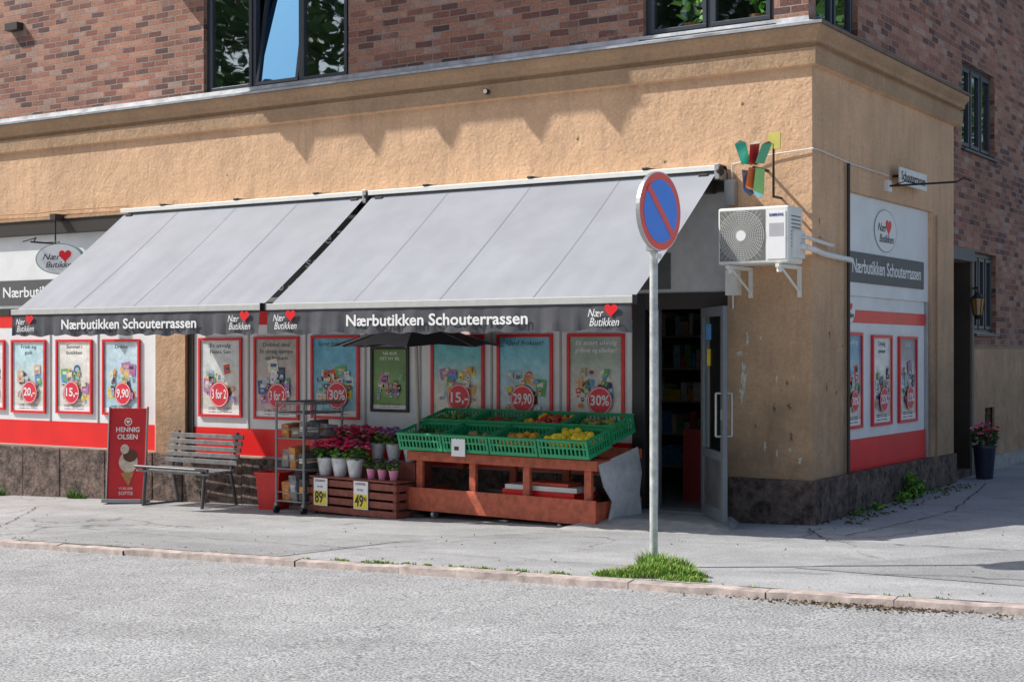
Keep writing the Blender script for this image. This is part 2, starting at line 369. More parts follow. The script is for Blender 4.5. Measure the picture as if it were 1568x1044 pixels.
for a,b,t in [(-22,-8.75,.36),(-8.75,-8.23,.36),(-8.23,-1.97,.36),(-.85,.045,.42)]:
    x=a
    while x<b-.01:
        x1=min(b,x+random.uniform(.7,1.1)); 
        if b-x1<.3: x1=b
        mb.box(x+.004,x1-.004,-.045-random.uniform(0,.016),.10,gz(x,0)-.15,t-random.uniform(0,.01),GRAN); x=x1
y=0.105
while y<4.5:
    y1=min(4.5,y+.75); mb.box(-.05,.045+random.uniform(0,.012),y+.004,y1-.004,-.15,.42,GRAN); y=y1
mb.build("granite_plinth",B,bevel=.012)

def window(Mx,u0,u1,z0,z1,n,name,tilt=-1,glass=GLASS,depth=1.3):
    mb=MB(Mx@Matrix.Translation((0,0,-.09))); gb=MB(Mx@Matrix.Translation((0,0,-.09)))
    fr=.055
    mb.box(u0,u1,z0,z0+fr,-.05,.03,DGREY); mb.box(u0,u1,z1-fr,z1,-.05,.03,DGREY)
    mb.box(u0,u0+fr,z0+fr,z1-fr,-.05,.03,DGREY); mb.box(u1-fr,u1,z0+fr,z1-fr,-.05,.03,DGREY)
    w=(u1-u0-2*fr)/n
    for i in range(n):
        a=u0+fr+i*w; b=a+w
        if i>0: mb.box(a-.025,a+.025,z0+fr,z1-fr,-.05,.028,DGREY)
        a2=a+(.028 if i>0 else .004); b2=b-(.028 if i<n-1 else .004); s=.045
        zb=z0+fr+.004; zt=z1-fr-.004
        T=Matrix.Identity(4)
        if i==tilt:
            T=Matrix.Translation((0,zb,-.02))@Matrix.Rotation(R(-9),4,'X')@Matrix.Translation((0,-zb,.02))
        o1,o2=mb.M,gb.M
        mb.M=mb.M@T; gb.M=gb.M@T
        for q in [(a2,b2,zb,zb+s),(a2,b2,zt-s,zt),(a2,a2+s,zb+s,zt-s),(b2-s,b2,zb+s,zt-s)]: mb.box(q[0],q[1],q[2],q[3],-.02,.045,DGREY)
        gb.rect(a2+s,b2-s,zb+s,zt-s,.015,GLASSM if i==tilt else glass)
        mb.M,gb.M=o1,o2
    mb.box(u0-.03,u1+.03,z0-.03,z0-.003,-.02,.14,DGREY)
    mb.box(u0+.01,u1-.01,z0+.002,z0+.014,.032,.075,LGREY)
    mb.build(name+"_frame",B,bevel=.004); gb.build(name+"_glass",B)
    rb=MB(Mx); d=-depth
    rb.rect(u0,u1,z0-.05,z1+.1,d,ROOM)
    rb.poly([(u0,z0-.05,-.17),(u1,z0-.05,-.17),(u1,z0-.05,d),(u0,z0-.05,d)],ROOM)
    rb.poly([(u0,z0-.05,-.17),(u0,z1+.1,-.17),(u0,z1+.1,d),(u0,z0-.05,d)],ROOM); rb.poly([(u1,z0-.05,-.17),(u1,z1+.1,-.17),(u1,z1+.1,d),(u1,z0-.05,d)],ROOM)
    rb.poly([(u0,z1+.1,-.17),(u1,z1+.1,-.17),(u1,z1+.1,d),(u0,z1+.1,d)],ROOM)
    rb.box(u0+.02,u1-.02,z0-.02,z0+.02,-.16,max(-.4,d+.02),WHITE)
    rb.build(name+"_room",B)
GLASSP=glass_mat("window_glass_clear",.12)
window(FM(.06),-7.97,-5.67,4.78,6.3,3,"window",tilt=1)
window(FM(.06),-1.83,-.41,4.79,6.3,2,"window",glass=GLASSP)
window(FM(.06),-14.5,-12.2,4.78,6.3,3,"window")
for a,b,n in [(-7.97,-5.67,3),(-1.83,-.41,2),(-14.5,-12.2,3)]: window(FM(.06),a,b,8.5,10.1,n,"window")
window(SM(-.06),.24,1.40,4.79,6.3,2,"window",depth=.34); window(SM(-.06),.24,1.40,8.5,10.1,2,"window",depth=.34)
window(SM(-.06),5.06,6.54,4.14,5.23,3,"window"); window(SM(-.06),5.06,6.54,7.0,8.1,3,"window")
window(SM(-.06),5.57,6.61,1.86,2.89,3,"window")
window(SM(-.06),5.98,6.42,.52,.91,1,"cellar_window")
HL=[M("house_leaf",(.16,.50,.05,1),.5),M("house_leaf_light",(.40,.70,.12,1),.5),M("house_leaf_mid",(.25,.58,.08,1),.5)]
for X,h,nn in [(-1.42,.52,46),(-.70,.36,22)]:
    p=MB(TR(X,.335,4.83)); p.cyl((0,0,0),(0,0,.13),.06,M("terracotta",(.6,.3,.15,1),.8),14,.085)
    for k in range(nn):
        a=random.uniform(0,6.28); r=random.uniform(.04,.17); z=.12+random.uniform(0,h)
        c=Vector((r*math.cos(a),r*math.sin(a)*.7,z)); d=Vector((math.cos(a),math.sin(a)*.5,random.uniform(-.6,.5))).normalized()*.085; s_=Vector((-math.sin(a)*.5-.6,math.cos(a)*.3,.6)).normalized()*.042
        p.poly([c-d*.6,c+s_,c+d,c-s_],random.choice(HL))
        p.cyl((0,0,.1),tuple(c-d*.6),.003,LEAF,4)
    p.build("house_plant",None)
mb=MB(SM(-.06)); mb.rect(4.50,5.42,.05,2.75,-.45,M("entrance_door_brown",(.035,.025,.02,1),.5))
mb.poly([(4.50,.05,-.45),(4.50,.05,-.16),(4.50,2.75,-.16),(4.50,2.75,-.45)],OCH2); mb.poly([(5.415,.05,-.45),(5.415,.05,.0),(5.415,2.75,.0),(5.415,2.75,-.45)],M("entrance_jamb_brown",(.06,.042,.03,1),.7))
mb.poly([(4.50,2.745,-.45),(5.42,2.745,-.45),(5.42,2.745,0),(4.50,2.745,0)],OCH2)
mb.box(4.7,5.30,1.3,2.1,-.449,-.43,BLACK); mb.box(4.50,5.41,.05,.17,-.45,.02,GRAN); mb.box(5.42,5.50,.0,2.85,-.0,.03,M("grey_door_surround",(.22,.19,.16,1),.8)); mb.box(4.54,5.50,2.75,2.9,.0,.04,M("grey_lintel",(.2,.19,.18,1),.8))
mb.build("side_entrance",B,bevel=.005)
# slab and teeth added out of view, shaped to cast the toothed wall shadow
mb=MB(FM(0)); CON=M("shadow_caster_concrete",(.5,.47,.43,1),.85)
BD=1.30
mb.box(-9.3,-4.55,7.06,7.18,-.06,BD,CON)
mb.box(-9.3,-4.55,7.18,8.2,BD-.04,BD,CON); mb.box(-9.3,-9.26,7.18,8.2,-.06,BD-.04,CON); mb.box(-4.59,-4.55,7.18,8.2,-.06,BD-.04,CON)
for X in [-8.98,-7.93,-6.9,-5.75,-4.8]:
    a=(X-.16,7.06,BD-.01);b=(X+.16,7.06,BD-.01);c=(X+.02,6.76,BD-.01); a2=(X-.16,7.06,BD-.09);b2=(X+.16,7.06,BD-.09);c2=(X+.02,6.76,BD-.09)
    mb.poly([a,c,b],CON);mb.poly([a2,b2,c2],CON);mb.poly([a,a2,c2,c],CON);mb.poly([b,c,c2,b2],CON)
mb.build("unseen_shadow_caster",B)
PL=M("bare_plaster",(.70,.66,.60,1),.9,var=.3,scale=25); PLD=M("dark_plaster_scar",(.16,.12,.085,1),.9,var=.4,scale=25)
def wpatch(Mx,u,z,ru,rz,mat,name="plaster_patch"):
    mb=MB(Mx); ph=[random.uniform(0,6.28) for _ in range(7)]
    pts=[]
    for k in range(40):
        t=2*math.pi*k/40; r=1+sum(.2*math.sin((j+2)*t+ph[j]) for j in range(7)); pts.append((u+ru*r*math.cos(t),z+rz*r*math.sin(t),.003))
    mb.poly(pts,mat); mb.build(name,B)
wpatch(FM(0),-.70,1.40,.03,.09,PL); wpatch(FM(0),-.715,1.22,.018,.07,PL); wpatch(FM(0),-.74,1.62,.025,.025,PL); wpatch(FM(0),-.66,1.75,.015,.05,PL)
for _ in range(12): wpatch(FM(0),random.uniform(-.6,-.1),random.uniform(.5,1.9),random.uniform(.006,.016),random.uniform(.01,.04),random.choice([PL,PLD]))
for _ in range(10): wpatch(SM(0),random.uniform(.1,.8),random.uniform(.5,3),random.uniform(.006,.014),random.uniform(.01,.03),random.choice([PL,PLD]))
for _ in range(10): wpatch(FM(0),random.uniform(-8,-.3),random.uniform(3.5,4.2),random.uniform(.006,.014),random.uniform(.006,.014),random.choice([PL,PLD]))

# ---------------------------------------------------------------- shopfront infill
SF=root("shopfront")
PB=MB(FM(.06)); SB=MB(SM(-.06))
MULL=M("mullion_grey",(.40,.40,.38,1),.4)
def bay(mb,u0,u1):
    mb.box(u0,u1,.36,.70,-.04,0,RED); mb.box(u0,u1,.70,1.955,-.04,-.004,WHITE); mb.box(u0,u1,1.955,2.12,-.04,0,RED)
    mb.box(u0,u1,2.12,2.22,-.04,.012,BLK2); mb.box(u0,u1,2.22,3.20,-.04,.0,WHITE)
    mb.box(u0,u1,.355,.375,0,.03,MULL)
bay(PB,-17,-12.9); bay(PB,-12.4,-8.75); bay(PB,-8.23,-1.95)
PB.box(-12.4,-12.36,.376,2.12,0,.03,BLK2); PB.box(-8.79,-8.75,.376,2.12,0,.03,WHITE); PB.box(-8.23,-8.13,.376,2.12,0,.02,BLK2)
PB.box(-11.85,-8.85,2.26,2.60,.0,.015,DARK)
PB.box(-7.0,-5.15,2.28,3.16,.0,.015,DARK); PB.box(-4.7,-1.52,2.26,2.62,.0,.015,DARK)
PB.box(-1.95,-.87,2.22,3.20,-.04,.0,M("grey_white_panel",(.55,.55,.55,1),.5))
for X in [-10.8,-9.87,-7.22,-6.31,-5.42,-4.64,-3.68,-2.81]: PB.box(X-.012,X+.012,.70,1.955,-.004,.008,MULL)
PB.build("front_panels",SF,bevel=.003)
SB.box(.93,3.66,.40,.74,-.04,0,RED); SB.box(.93,3.66,.74,1.93,-.04,-.004,WHITE); SB.box(.93,3.66,1.93,2.06,-.04,0,RED); SB.box(.93,3.66,2.06,2.20,-.04,-.004,WHITE); SB.box(.93,3.66,2.20,3.24,-.04,.02,WHITE)
SB.box(1.02,3.46,2.34,2.65,.02,.035,DARK); SB.box(3.60,3.66,.40,2.20,0,.03,LGREY)
SB.box(.93,3.66,.36,.40,-.04,.03,BLK2)
SB.build("side_panels",SF,bevel=.003)
text("Nærbutikken Schouterrassen",SM(-.06),2.24,2.50,.037,.2,TXTW,SF,width=2.2,bold=.003)
text("Nærbutikken Schouterrassen",FM(.06),-10.35,2.43,.018,.2,TXTW,SF,width=2.8,bold=.003)
text("man - fre 7-23",FM(.06),-6.1,2.95,.018,.2,TXTW,SF,width=1.4); text("lør / søn 9-22",FM(.06),-6.1,2.68,.018,.2,TXTW,SF,width=1.5); text("8 - 22",FM(.06),-6.5,2.42,.018,.2,TXTW,SF)
text("Nærbutikken Schouterrassen",FM(.06),-3.1,2.44,.018,.2,TXTW,SF,width=2.6,bold=.003)
LOGOG=M("logo_rim_green",(.25,.42,.36,1),.4)
def logo(Mx,u,z,rx,ry,w,parent):
    mb=MB(Mx); n=36
    mb.disc((u,z),rx,ry,w,LOGOG,n); mb.disc((u,z),rx*.95,ry*.95,w+.002,TXTW,n)
    mb.heart((u+rx*.25,z+ry*.22),rx*.26,w+.004,HEART)
    mb.build("logo_disc",parent)
    text("Nær",Mx,u-rx*.35,z+ry*.12,w+.005,ry*.55,TXTD,parent,width=rx*.75,shear=.3)
    text("Butikken",Mx,u+rx*.05,z-ry*.38,w+.005,ry*.55,TXTD,parent,width=rx*1.25,shear=.3)
logo(SM(-.06),2.18,2.92,.36,.23,.024,SF)
logo(SM(-.06),1.13,2.06,.17,.15,.008,SF)
cols=[(.8,.1,.05),(.9,.65,.05),(.1,.35,.7),(.85,.85,.8),(.15,.45,.15),(.5,.2,.5),(.9,.4,.1),(.05,.12,.3),(.7,.5,.35),(.35,.6,.75),(.06,.06,.06),(.8,.75,.6),(.75,.75,.75)]
PM=[M("print_%d"%i,(*c,1),.5,var=.3,scale=30) for i,c in enumerate(cols)]
PMD=[M("shaded_goods_%d"%i,(c[0]*.6,c[1]*.6,c[2]*.6,1),.5,var=.3,scale=30) for i,c in enumerate(cols)]  # print colours dimmed: the shop's inner shade is put into the goods
def grad_mat(name,top,bot,z0,z1):
    if name in MATS: return MATS[name]
    m,nt,b=newmat(name); co=coords(nt); sx=N(nt,"ShaderNodeSeparateXYZ"); nt.links.new(co,sx.inputs[0])
    mr=N(nt,"ShaderNodeMapRange"); nt.links.new(sx.outputs[2],mr.inputs[0]); mr.inputs[1].default_value=z0; mr.inputs[2].default_value=z1
    c=mixc(nt,mr.outputs[0],(*bot,1),(*top,1)); c=mixc(nt,1.0,c,ramp(nt,noise(nt,co,9,4),[(.3,g(.75)),(.7,g(1.15))]),'MULTIPLY'); nt.links.new(c,b.inputs['Base Color']); b.inputs['Roughness'].default_value=.3; b.inputs['Coat Weight'].default_value=.4; b.inputs['Coat Roughness'].default_value=.05
    MATS[name]=m; return m
def poster(Mx,u0,u1,z0,z1,price,title,bg,style=0,frame=REDF,bot=(.75,.72,.66)):
    P=root("poster"); P.parent=SF; mb=MB(Mx); rnd=random.Random(int(u0*1000)+style)
    bd=.032
    mb.box(u0,u1,z0,z0+bd,.002,.028,frame); mb.box(u0,u1,z1-bd,z1,.002,.028,frame); mb.box(u0,u0+bd,z0+bd,z1-bd,.002,.028,frame); mb.box(u1-bd,u1,z0+bd,z1-bd,.002,.028,frame)
    bgm=grad_mat("poster_bg_%d_%d_%d"%tuple(int(c*100) for c in bg),bg,bot,z0+.3,z1-.25)
    mb.box(u0+bd,u1-bd,z0+bd,z1-bd,.002,.010,bgm)
    W=u1-u0-2*bd; H=z1-z0-2*bd; a=u0+bd; b=z0+bd
    w=.0105
    mb.rect(a,a+W,b,b+H*.07,w,TXTW)
    cx0=a+W*.5
    for k in range(30):
        big=k<10
        ww=W*(rnd.uniform(.14,.26) if big else rnd.uniform(.05,.13)); hh=H*(rnd.uniform(.10,.20) if big else rnd.uniform(.04,.10)); x=cx0-ww/2+rnd.uniform(-.34,.34)*W; x=max(a+W*.06,min(a+W*.94-ww,x)); y=b+H*.13+rnd.betavariate(1.5,1.8)*H*.45
        w+=.0004; mt=rnd.choice(PM); t=rnd.uniform(-.25,.25)
        if rnd.random()<.3: mb.disc((x+ww/2,y+hh/2),ww*.42,ww*.42,w,mt,16); w+=.0004; mb.disc((x+ww/2,y+hh/2),ww*.25,ww*.2,w,rnd.choice(PM),12)
        else:
            mb.poly([(x,y,w),(x+ww,y+t*ww,w),(x+ww-t*hh,y+hh+t*ww,w),(x-t*hh,y+hh,w)],mt); w+=.0004
            mb.rect(x+ww*.2,x+ww*.8,y+hh*.5,y+hh*.78,w,rnd.choice(PM)); mb.rect(x+ww*.25,x+ww*.6,y+hh*.2,y+hh*.38,w,rnd.choice(PM))
    if price:
        w+=.001; cx=a+W*rnd.uniform(.45,.62); cz=b+H*.27; mb.disc((cx,cz),W*.24,W*.24,w,M("price_red",(.78,.03,.06,1),.4),28); w+=.001; mb.ring((cx,cz),W*.225,W*.225,W*.012,w,TXTW,28)
    mb.build("print",P)
    if price: text(price,Mx,cx,cz,w+.001,W*.24,TXTW,P,width=W*.36,bold=.003)
    tm=TXTD if sum(bg)>1.2 else TXTW
    for i,t in enumerate(title): text(t,Mx,a+W*.5,b+H*(.93-.085*i),.0112,H*.075,tm,P,width=min(W*.8,len(t)*H*.042),shear=.15 if style else 0)
    for i in range(3): text("utvalgte varer i butikken",Mx,a+W*.5,b+H*(.115-.022*i) if i else b+H*.035,.0115+.0002*i,H*.02,TXTD,P,width=W*.6)
MX=FM(.06)
poster(MX,-12.35,-11.72,.83,1.79,"10,-",["Fristende"],(.75,.85,.88))
poster(MX,-11.58,-10.88,.80,1.79,"20,-",["Frisk og","godt"],(.55,.78,.84))
poster(MX,-10.67,-9.97,.81,1.79,"15,-",["Sommer i","butikken"],(.85,.84,.78),1)
poster(MX,-9.77,-9.08,.81,1.79,"9,90",["Drikke"],(.60,.78,.87),bot=(.45,.68,.78))
poster(MX,-8.04,-7.32,.83,1.80,"3 for 2",["Et utvalg","Nivea Sun"],(.74,.79,.82))
poster(MX,-7.12,-6.41,.82,1.81,"3 for 2",["Dobbel deal","Et utvalg sjampo","og balsam"],(.42,.40,.38),bot=(.65,.50,.48))
poster(MX,-6.22,-5.50,.85,1.82,"30%",["Sprø fristelser"],(.12,.45,.64),1,bot=(.25,.52,.64))
poster(MX,-5.33,-4.79,.95,1.69,None,["NÅ BLIR","DET NY BIL"],(.10,.24,.06),0,BLACK,bot=(.2,.38,.1))
poster(MX,-4.48,-3.77,.85,1.82,"15,-",["Maiskolber"],(.16,.58,.64),bot=(.80,.76,.64))
poster(MX,-3.60,-2.90,.85,1.82,"29,90",["God frokost!"],(.20,.58,.72),1,bot=(.55,.66,.7))
poster(MX,-2.72,-2.04,.85,1.82,"30%",["Et stort utvalg","grillmat og tilbehør!"],(.36,.44,.38),1)
MS=SM(-.06)
poster(MS,.97,1.49,.85,1.83,"30%",["Kylling"],(.12,.36,.55))
poster(MS,1.79,2.41,.85,1.81,"25%",["Deilig","sommer"],(.8,.82,.8),1)
poster(MS,2.65,3.27,.85,1.80,"15%",["Grill"],(.22,.27,.32),1)

D=root("shop_door")
mb=MB(FM(.06))
mb.box(-1.95,-1.80,0,2.22,-.08,.02,BLACK); mb.box(-1.75,-1.68,.03,2.12,-.12,-.05,LGREY); mb.box(-1.80,-.87,2.06,2.22,-.12,.02,BLK2)
mb.box(-1.08,-.87,0.02,2.06,-.12,.02,BLK2); mb.box(-1.12,-1.08,.02,2.06,-.10,.0,LGREY)
mb.box(-1.95,-.87,-.08,.045,-.3,.05,M("door_sill_stone",(.3,.3,.29,1),.8))
mb.build("door_frame",D,bevel=.004)
leaf=TR(-1.12,-.03,0,-51)
mb=MB(leaf); Ld=.88; DFR=M("door_leaf_grey",(.16,.18,.20,1),.4)
mb.box(0,.09,-.022,.022,.06,2.06,DFR); mb.box(Ld-.09,Ld,-.022,.022,.06,2.06,DFR); mb.box(.09,Ld-.09,-.022,.022,1.97,2.06,DFR); mb.box(.09,Ld-.09,-.022,.022,.06,.16,DFR); mb.box(.09,Ld-.09,-.022,.022,.62,.70,DFR)
mb.box(.09,Ld-.09,-.012,.012,.16,.62,M("door_kick_panel",(.35,.36,.38,1),.35,.7,var=.4,scale=5))
mb.box(.09,Ld-.09,-.004,.004,.70,1.97,GLASSD)
for s in (-1,1):
    mb.tube([(Ld-.05,s*.022,1.25),(Ld-.05,s*.075,1.25),(Ld-.05,s*.075,.85),(Ld-.05,s*.022,.85)],.011,LGREY)
mb.box(Ld-.065,Ld-.03,-.03,.03,1.0,1.1,LGREY)
mb.box(.15,.35,-.007,-.0045,1.75,1.9,PM[2]); mb.box(.2,.34,-.008,-.0075,1.5,1.66,PM[1])
mb.build("door_leaf",D,bevel=.003)
I=MB(FM(0)); RM=M("interior_wall",(.26,.24,.22,1),.8); I.rect(-3.2,.0,-.3,3.2,-4.5,RM)
I.poly([(-3.2,.04,-.15),(-.3,.04,-.15),(-.3,.04,-4.5),(-3.2,.04,-4.5)],M("interior_floor",(.36,.34,.31,1),.3)); I.poly([(-3.2,2.6,-.15),(-.3,2.6,-.15),(-.3,2.6,-4.5),(-3.2,2.6,-4.5)],RM)
I.poly([(-3.2,-.3,-.15),(-3.2,3,-.15),(-3.2,3,-4.5),(-3.2,-.3,-4.5)],RM); I.poly([(-.3,-.3,-.15),(-.3,3,-.15),(-.3,3,-4.5),(-.3,-.3,-4.5)],RM)
I.build("interior_room",B)
I=MB(FM(0))
for k in range(5):
    z=.3+k*.38; I.box(-3.1,-1.0,z-.02,z,-2.8,-2.3,RM)
    x=-3.05
    while x<-1.1:
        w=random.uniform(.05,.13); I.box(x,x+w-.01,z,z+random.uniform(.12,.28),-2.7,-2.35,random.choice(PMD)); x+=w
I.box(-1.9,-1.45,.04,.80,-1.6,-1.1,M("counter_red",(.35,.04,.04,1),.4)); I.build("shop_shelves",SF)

# ---------------------------------------------------------------- awnings
BAR=M("awning_bar",(.55,.55,.53,1),.45,.1)
def awning(x0,x1,seed):
    A=root("awning"); yr,zr,yf,zf=-.14,3.38,-1.86,2.09
    fb=MB(); nx=48; ny=14
    ids=[]
    def off(i,t): return -.024*math.sin(math.pi*t)-.006*math.sin(i*.65+seed)*math.sin(math.pi*t)-.005*math.sin(i*1.9+seed+t*2.5)*t
    for i in range(nx+1):
        ids.append([fb.av((x0+(x1-x0)*i/nx,yr+(yf-yr)*j/ny,zr+(zf-zr)*j/ny+off(i,j/ny))) for j in range(ny+1)])
    for i in range(nx):
        for j in range(ny): fb.face([ids[i][j],ids[i][j+1],ids[i+1][j+1],ids[i+1][j]],FABRIC,True)
    for k in range(1,4):
        i=nx*k//4; X=x0+(x1-x0)*k/4
        for j in range(ny):
            t0=j/ny;t1=(j+1)/ny
            p=lambda t:(yr+(yf-yr)*t,zr+(zf-zr)*t+off(i,t)+.003)
            fb.poly([(X-.006,*p(t0)),(X-.006,*p(t1)),(X+.006,*p(t1)),(X+.006,*p(t0))],FABD)
    fb.build("canopy",A)
    mb=MB(); 
    mb.box(x0-.05,x1+.05,-.18,-.01,3.40,3.44,WHITE2); mb.box(x0-.03,x1+.03,-.195,-.181,3.385,3.435,WHITE2); mb.cyl((x0-.02,yr+.03,3.33),(x1+.02,yr+.03,3.33),.04,BLK2,12)
    for k in (.18,.5,.82):
        X=x0+(x1-x0)*k; mb.box(X-.03,X+.03,-.2,-.005,3.441,3.465,BLK2)
    mb.box(x0-.02,x1+.02,yf-.035,yf+.03,zf-.03,zf+.035,BAR) 
    mb.box(x0-.03,x0-.02,yf-.045,yf+.04,zf-.04,zf+.045,BLACK);mb.box(x1+.02,x1+.03,yf-.045,yf+.04,zf-.04,zf+.045,BLACK)
    for s,xx in ((1,x0+.12),(-1,x1-.12)):
        mb.tube([(xx,-.1,3.25),(xx+s*.75,-.95,2.62),(xx+s*.05,yf+.03,2.06)],.025,LGREY)
        mb.box(xx-.05,xx+.05,-.2,0,3.18,3.36,BLK2)
    mb.sphere((x1+.04,-.16,3.38),.05,BLK2); mb.box(x1+.0,x1+.05,-.2,-.02,3.30,3.45,LGREY)
    mb.build("frame_and_arms",A,bevel=.004)
    vb=MB(); n=120; top=[];mid=[];bot=[]
    for i in range(n+1):
        X=x0+(x1-x0)*i/n; d=.011*math.sin(i*.41+seed)+.008*math.sin(i*.97+seed*2)+.004*math.sin(i*2.1); e=.010*math.sin(i*.7+seed)+.005*math.sin(i*.31)
        top.append(vb.av((X,yf-.02,zf-.02)));mid.append(vb.av((X,yf-.025+d*.5,zf-.14)));bot.append(vb.av((X,yf-.028+d*1.5,zf-.275+e)))
    for i in range(n):
        vb.face([mid[i],mid[i+1],top[i+1],top[i]],VAL,True); vb.face([bot[i],bot[i+1],mid[i+1],mid[i]],VAL,True)
    vb.build("valance",A)
    Mv=FM(yf-.02); c=(x0+x1)/2
    text("Nærbutikken Schouterrassen",Mv,c,zf-.155,.026,.155,TXTW,A,width=2.12,bold=.003)
    for xx in (x0+.26,x1-.26):
        h=MB(Mv); h.heart((xx+.07,zf-.085),.065,.026,HEART); h.build("heart",A)
        text("Nær",Mv,xx-.09,zf-.115,.028,.10,TXTW,A,width=.16,shear=.3); text("Butikken",Mv,xx,zf-.195,.028,.105,TXTW,A,width=.30,shear=.3)
awning(-9.14,-5.26,0); awning(-5.15,-.92,2.3)

# ---------------------------------------------------------------- AC unit
A=root("air_conditioner")
mb=MB(FM(-.18)); x0,x1,z0,z1=-.73,-.02,2.45,2.98; dp=.34
mb.box(x0,x1,z0,z1,0,dp,WHITE2); mb.build("housing",A,bevel=.02,bseg=3)
mb=MB(FM(-.18)); cx_,cz_=-.49,2.715; GR=M("grille_grey",(.20,.20,.19,1),.5); GW=M("grille_wire",(.6,.6,.57,1),.4)
mb.rect(x0+.02,x0+.48,z0+.03,z1-.03,dp+.002,GR)
for k in range(11):
    r=.045+k*.0185; mb.ring((cx_,cz_),r,r,.006,dp+.010,GW,36)
for k in range(40):
    a=2*math.pi*k/40
    p=Vector((cx_,cz_,dp+.012)); d=Vector((math.cos(a),math.sin(a),0)); s_=Vector((-math.sin(a),math.cos(a),0))*.0018
    mx=min(.215/max(abs(d.x),.01),.23/max(abs(d.y),.01),.285)
    mb.poly([p+d*.05-s_,p+d*mx-s_,p+d*mx+s_,p+d*.05+s_],GW)
mb.disc((cx_,cz_),.05,.05,dp+.014,TXTW)
mb.box(x1-.21,x1-.03,z0+.04,z1-.05,dp+.001,dp+.006,TXTW); mb.box(x1-.19,x1-.05,z1-.28,z1-.16,dp+.006,dp+.008,M("label_grey",(.5,.5,.52,1),.5))
mb.build("fan_grille",A)
mb=MB()
for k in range(9): mb.box(x1-.002,x1+.003,-.46,-.24,2.60+k*.035,2.612+k*.035,GR)
mb.build("side_vents",A)
text("SAMSUNG",FM(-.18),x1-.12,z1-.085,dp+.009,.035,M("text_blue",(.02,.06,.3,1),.4),A,width=.14,bold=.001)
mb=MB()
for X in (-.62,-.12):
    mb.box(X-.02,X+.02,-.55,0,2.41,2.445,WHITE2); mb.box(X-.02,X+.02,-.03,0,2.15,2.41,WHITE2); mb.cyl((X,-.02,2.2),(X,-.45,2.41),.012,WHITE2); mb.cyl((X,-.5,2.37),(X,-.5,2.43),.025,WHITE2)
mb.tube([(-.02,-.35,2.62),(.08,-.33,2.60),(.11,-.2,2.58),(.08,.1,2.56),(.07,.85,2.54)],.028,WHITE2,10)
mb.tube([(-.02,-.30,2.70),(.07,-.28,2.69),(.07,.2,2.66),(.05,.4,2.66)],.018,WHITE2,10)
mb.box(-.02,.02,-.45,-.22,2.5,2.75,WHITE2); mb.build("brackets_and_pipes",A,bevel=.003)
mb=MB(); mb.box(-.84,-.72,-.12,-.002,2.18,2.42,WHITE2); mb.box(-.86,-.76,-.1,-.002,3.05,3.3,LGREY); mb.tube([(-.8,-.05,3.3),(-.8,-.05,3.45),(-.4,-.03,3.52),(.02,-.02,3.55),(.03,.1,3.55),(.02,1.0,3.51),(.02,2.1,3.50)],.007,WHITE2,6)
mb.tube([(-.8,-.03,2.2),(-.8,-.03,2.05)],.01,WHITE2); mb.tube([(-12,-.03,3.50),(-11,-.03,3.485),(-10.45,-.03,3.50),(-9.2,-.03,3.49)],.008,OCH2,6); mb.build("cable_and_junction_box",None)
# coloured 3D star ornament: blocky folded arms, upper and lower cluster
A=root("coloured_star_sign"); c0=Vector((-.45,-.33,3.37))
def smat(i,c): return M("star_colour_%d"%i,(*c,1),.35,var=.03)
mb=MB()
# each block: (x0,x1 along top, z0,z1, lean, front colour, side colour)
blocks=[(-.165,-.055,.03,.27,-.03,(.012,.14,.11),(.02,.42,.30)),(-.045,.035,.02,.25,.02,(.80,.80,.76),(.78,.05,.05)),(.045,.135,.03,.24,.045,(.02,.02,.02),(.10,.45,.28)),
        (-.150,-.055,-.27,-.03,.05,(.02,.02,.025),(.06,.14,.42)),(-.045,.040,-.23,-.01,-.03,(.96,.38,.02),(.92,.16,.03)),(.050,.145,-.29,-.02,-.05,(.25,.62,.90),(.28,.62,.20))]
for i,(xa,xb,za,zb,ln,c1,c2) in enumerate(blocks):
    m1=smat(i*2,c1); m2=smat(i*2+1,c2); up=zb>0.1
    zt,zi=(zb,za) if up else (za,zb)     # outer end, inner end
    xm=(xa+xb)/2; yf_=-.11; yb_=.08
    I0=[c0+Vector((xa*.7,yb_*.3,zi)),c0+Vector((xm*.7,yf_,zi*.9)),c0+Vector((xb*.7,yb_*.3,zi))]
    O0=[c0+Vector((xa+ln,yb_*.2,zt*.86)),c0+Vector((xm+ln,yf_*1.1,zt*.80)),c0+Vector((xb+ln,yb_*.2,zt*.90))]
    tip=c0+Vector((xm+ln*1.2,yb_*.2,zt))
    mb.poly([I0[0],I0[1],O0[1],O0[0]],m1); mb.poly([I0[1],I0[2],O0[2],O0[1]],m2); mb.poly([O0[0],O0[1],tip],m2); mb.poly([O0[1],O0[2],tip],m1)
    bk=c0+Vector((xm+ln*.5,yb_,(zt+zi)/2))
    for p,q in ((I0[0],O0[0]),(O0[0],tip),(tip,O0[2]),(O0[2],I0[2]),(I0[2],I0[1]),(I0[1],I0[0])): mb.poly([q,p,bk],m1)
mb.box(-.36,-.24,-.20,-.18,3.55,3.70,M("yellow_plate",(.7,.62,.15,1),.5)); mb.tube([(-.31,-.19,3.6),(-.31,-.19,3.1),(-.31,0,3.1)],.012,BLK2); mb.tube([tuple(c0),(c0.x,0,c0.z)],.015,BLK2)
mb.build("star",A)
mb=MB(); mb.cyl((.035,.87,.1),(.035,.87,3.5),.018,BLK2,10); mb.cyl((.035,3.74,.1),(.035,3.74,3.2),.014,OCH2,8); mb.build("conduit_pipe",None)

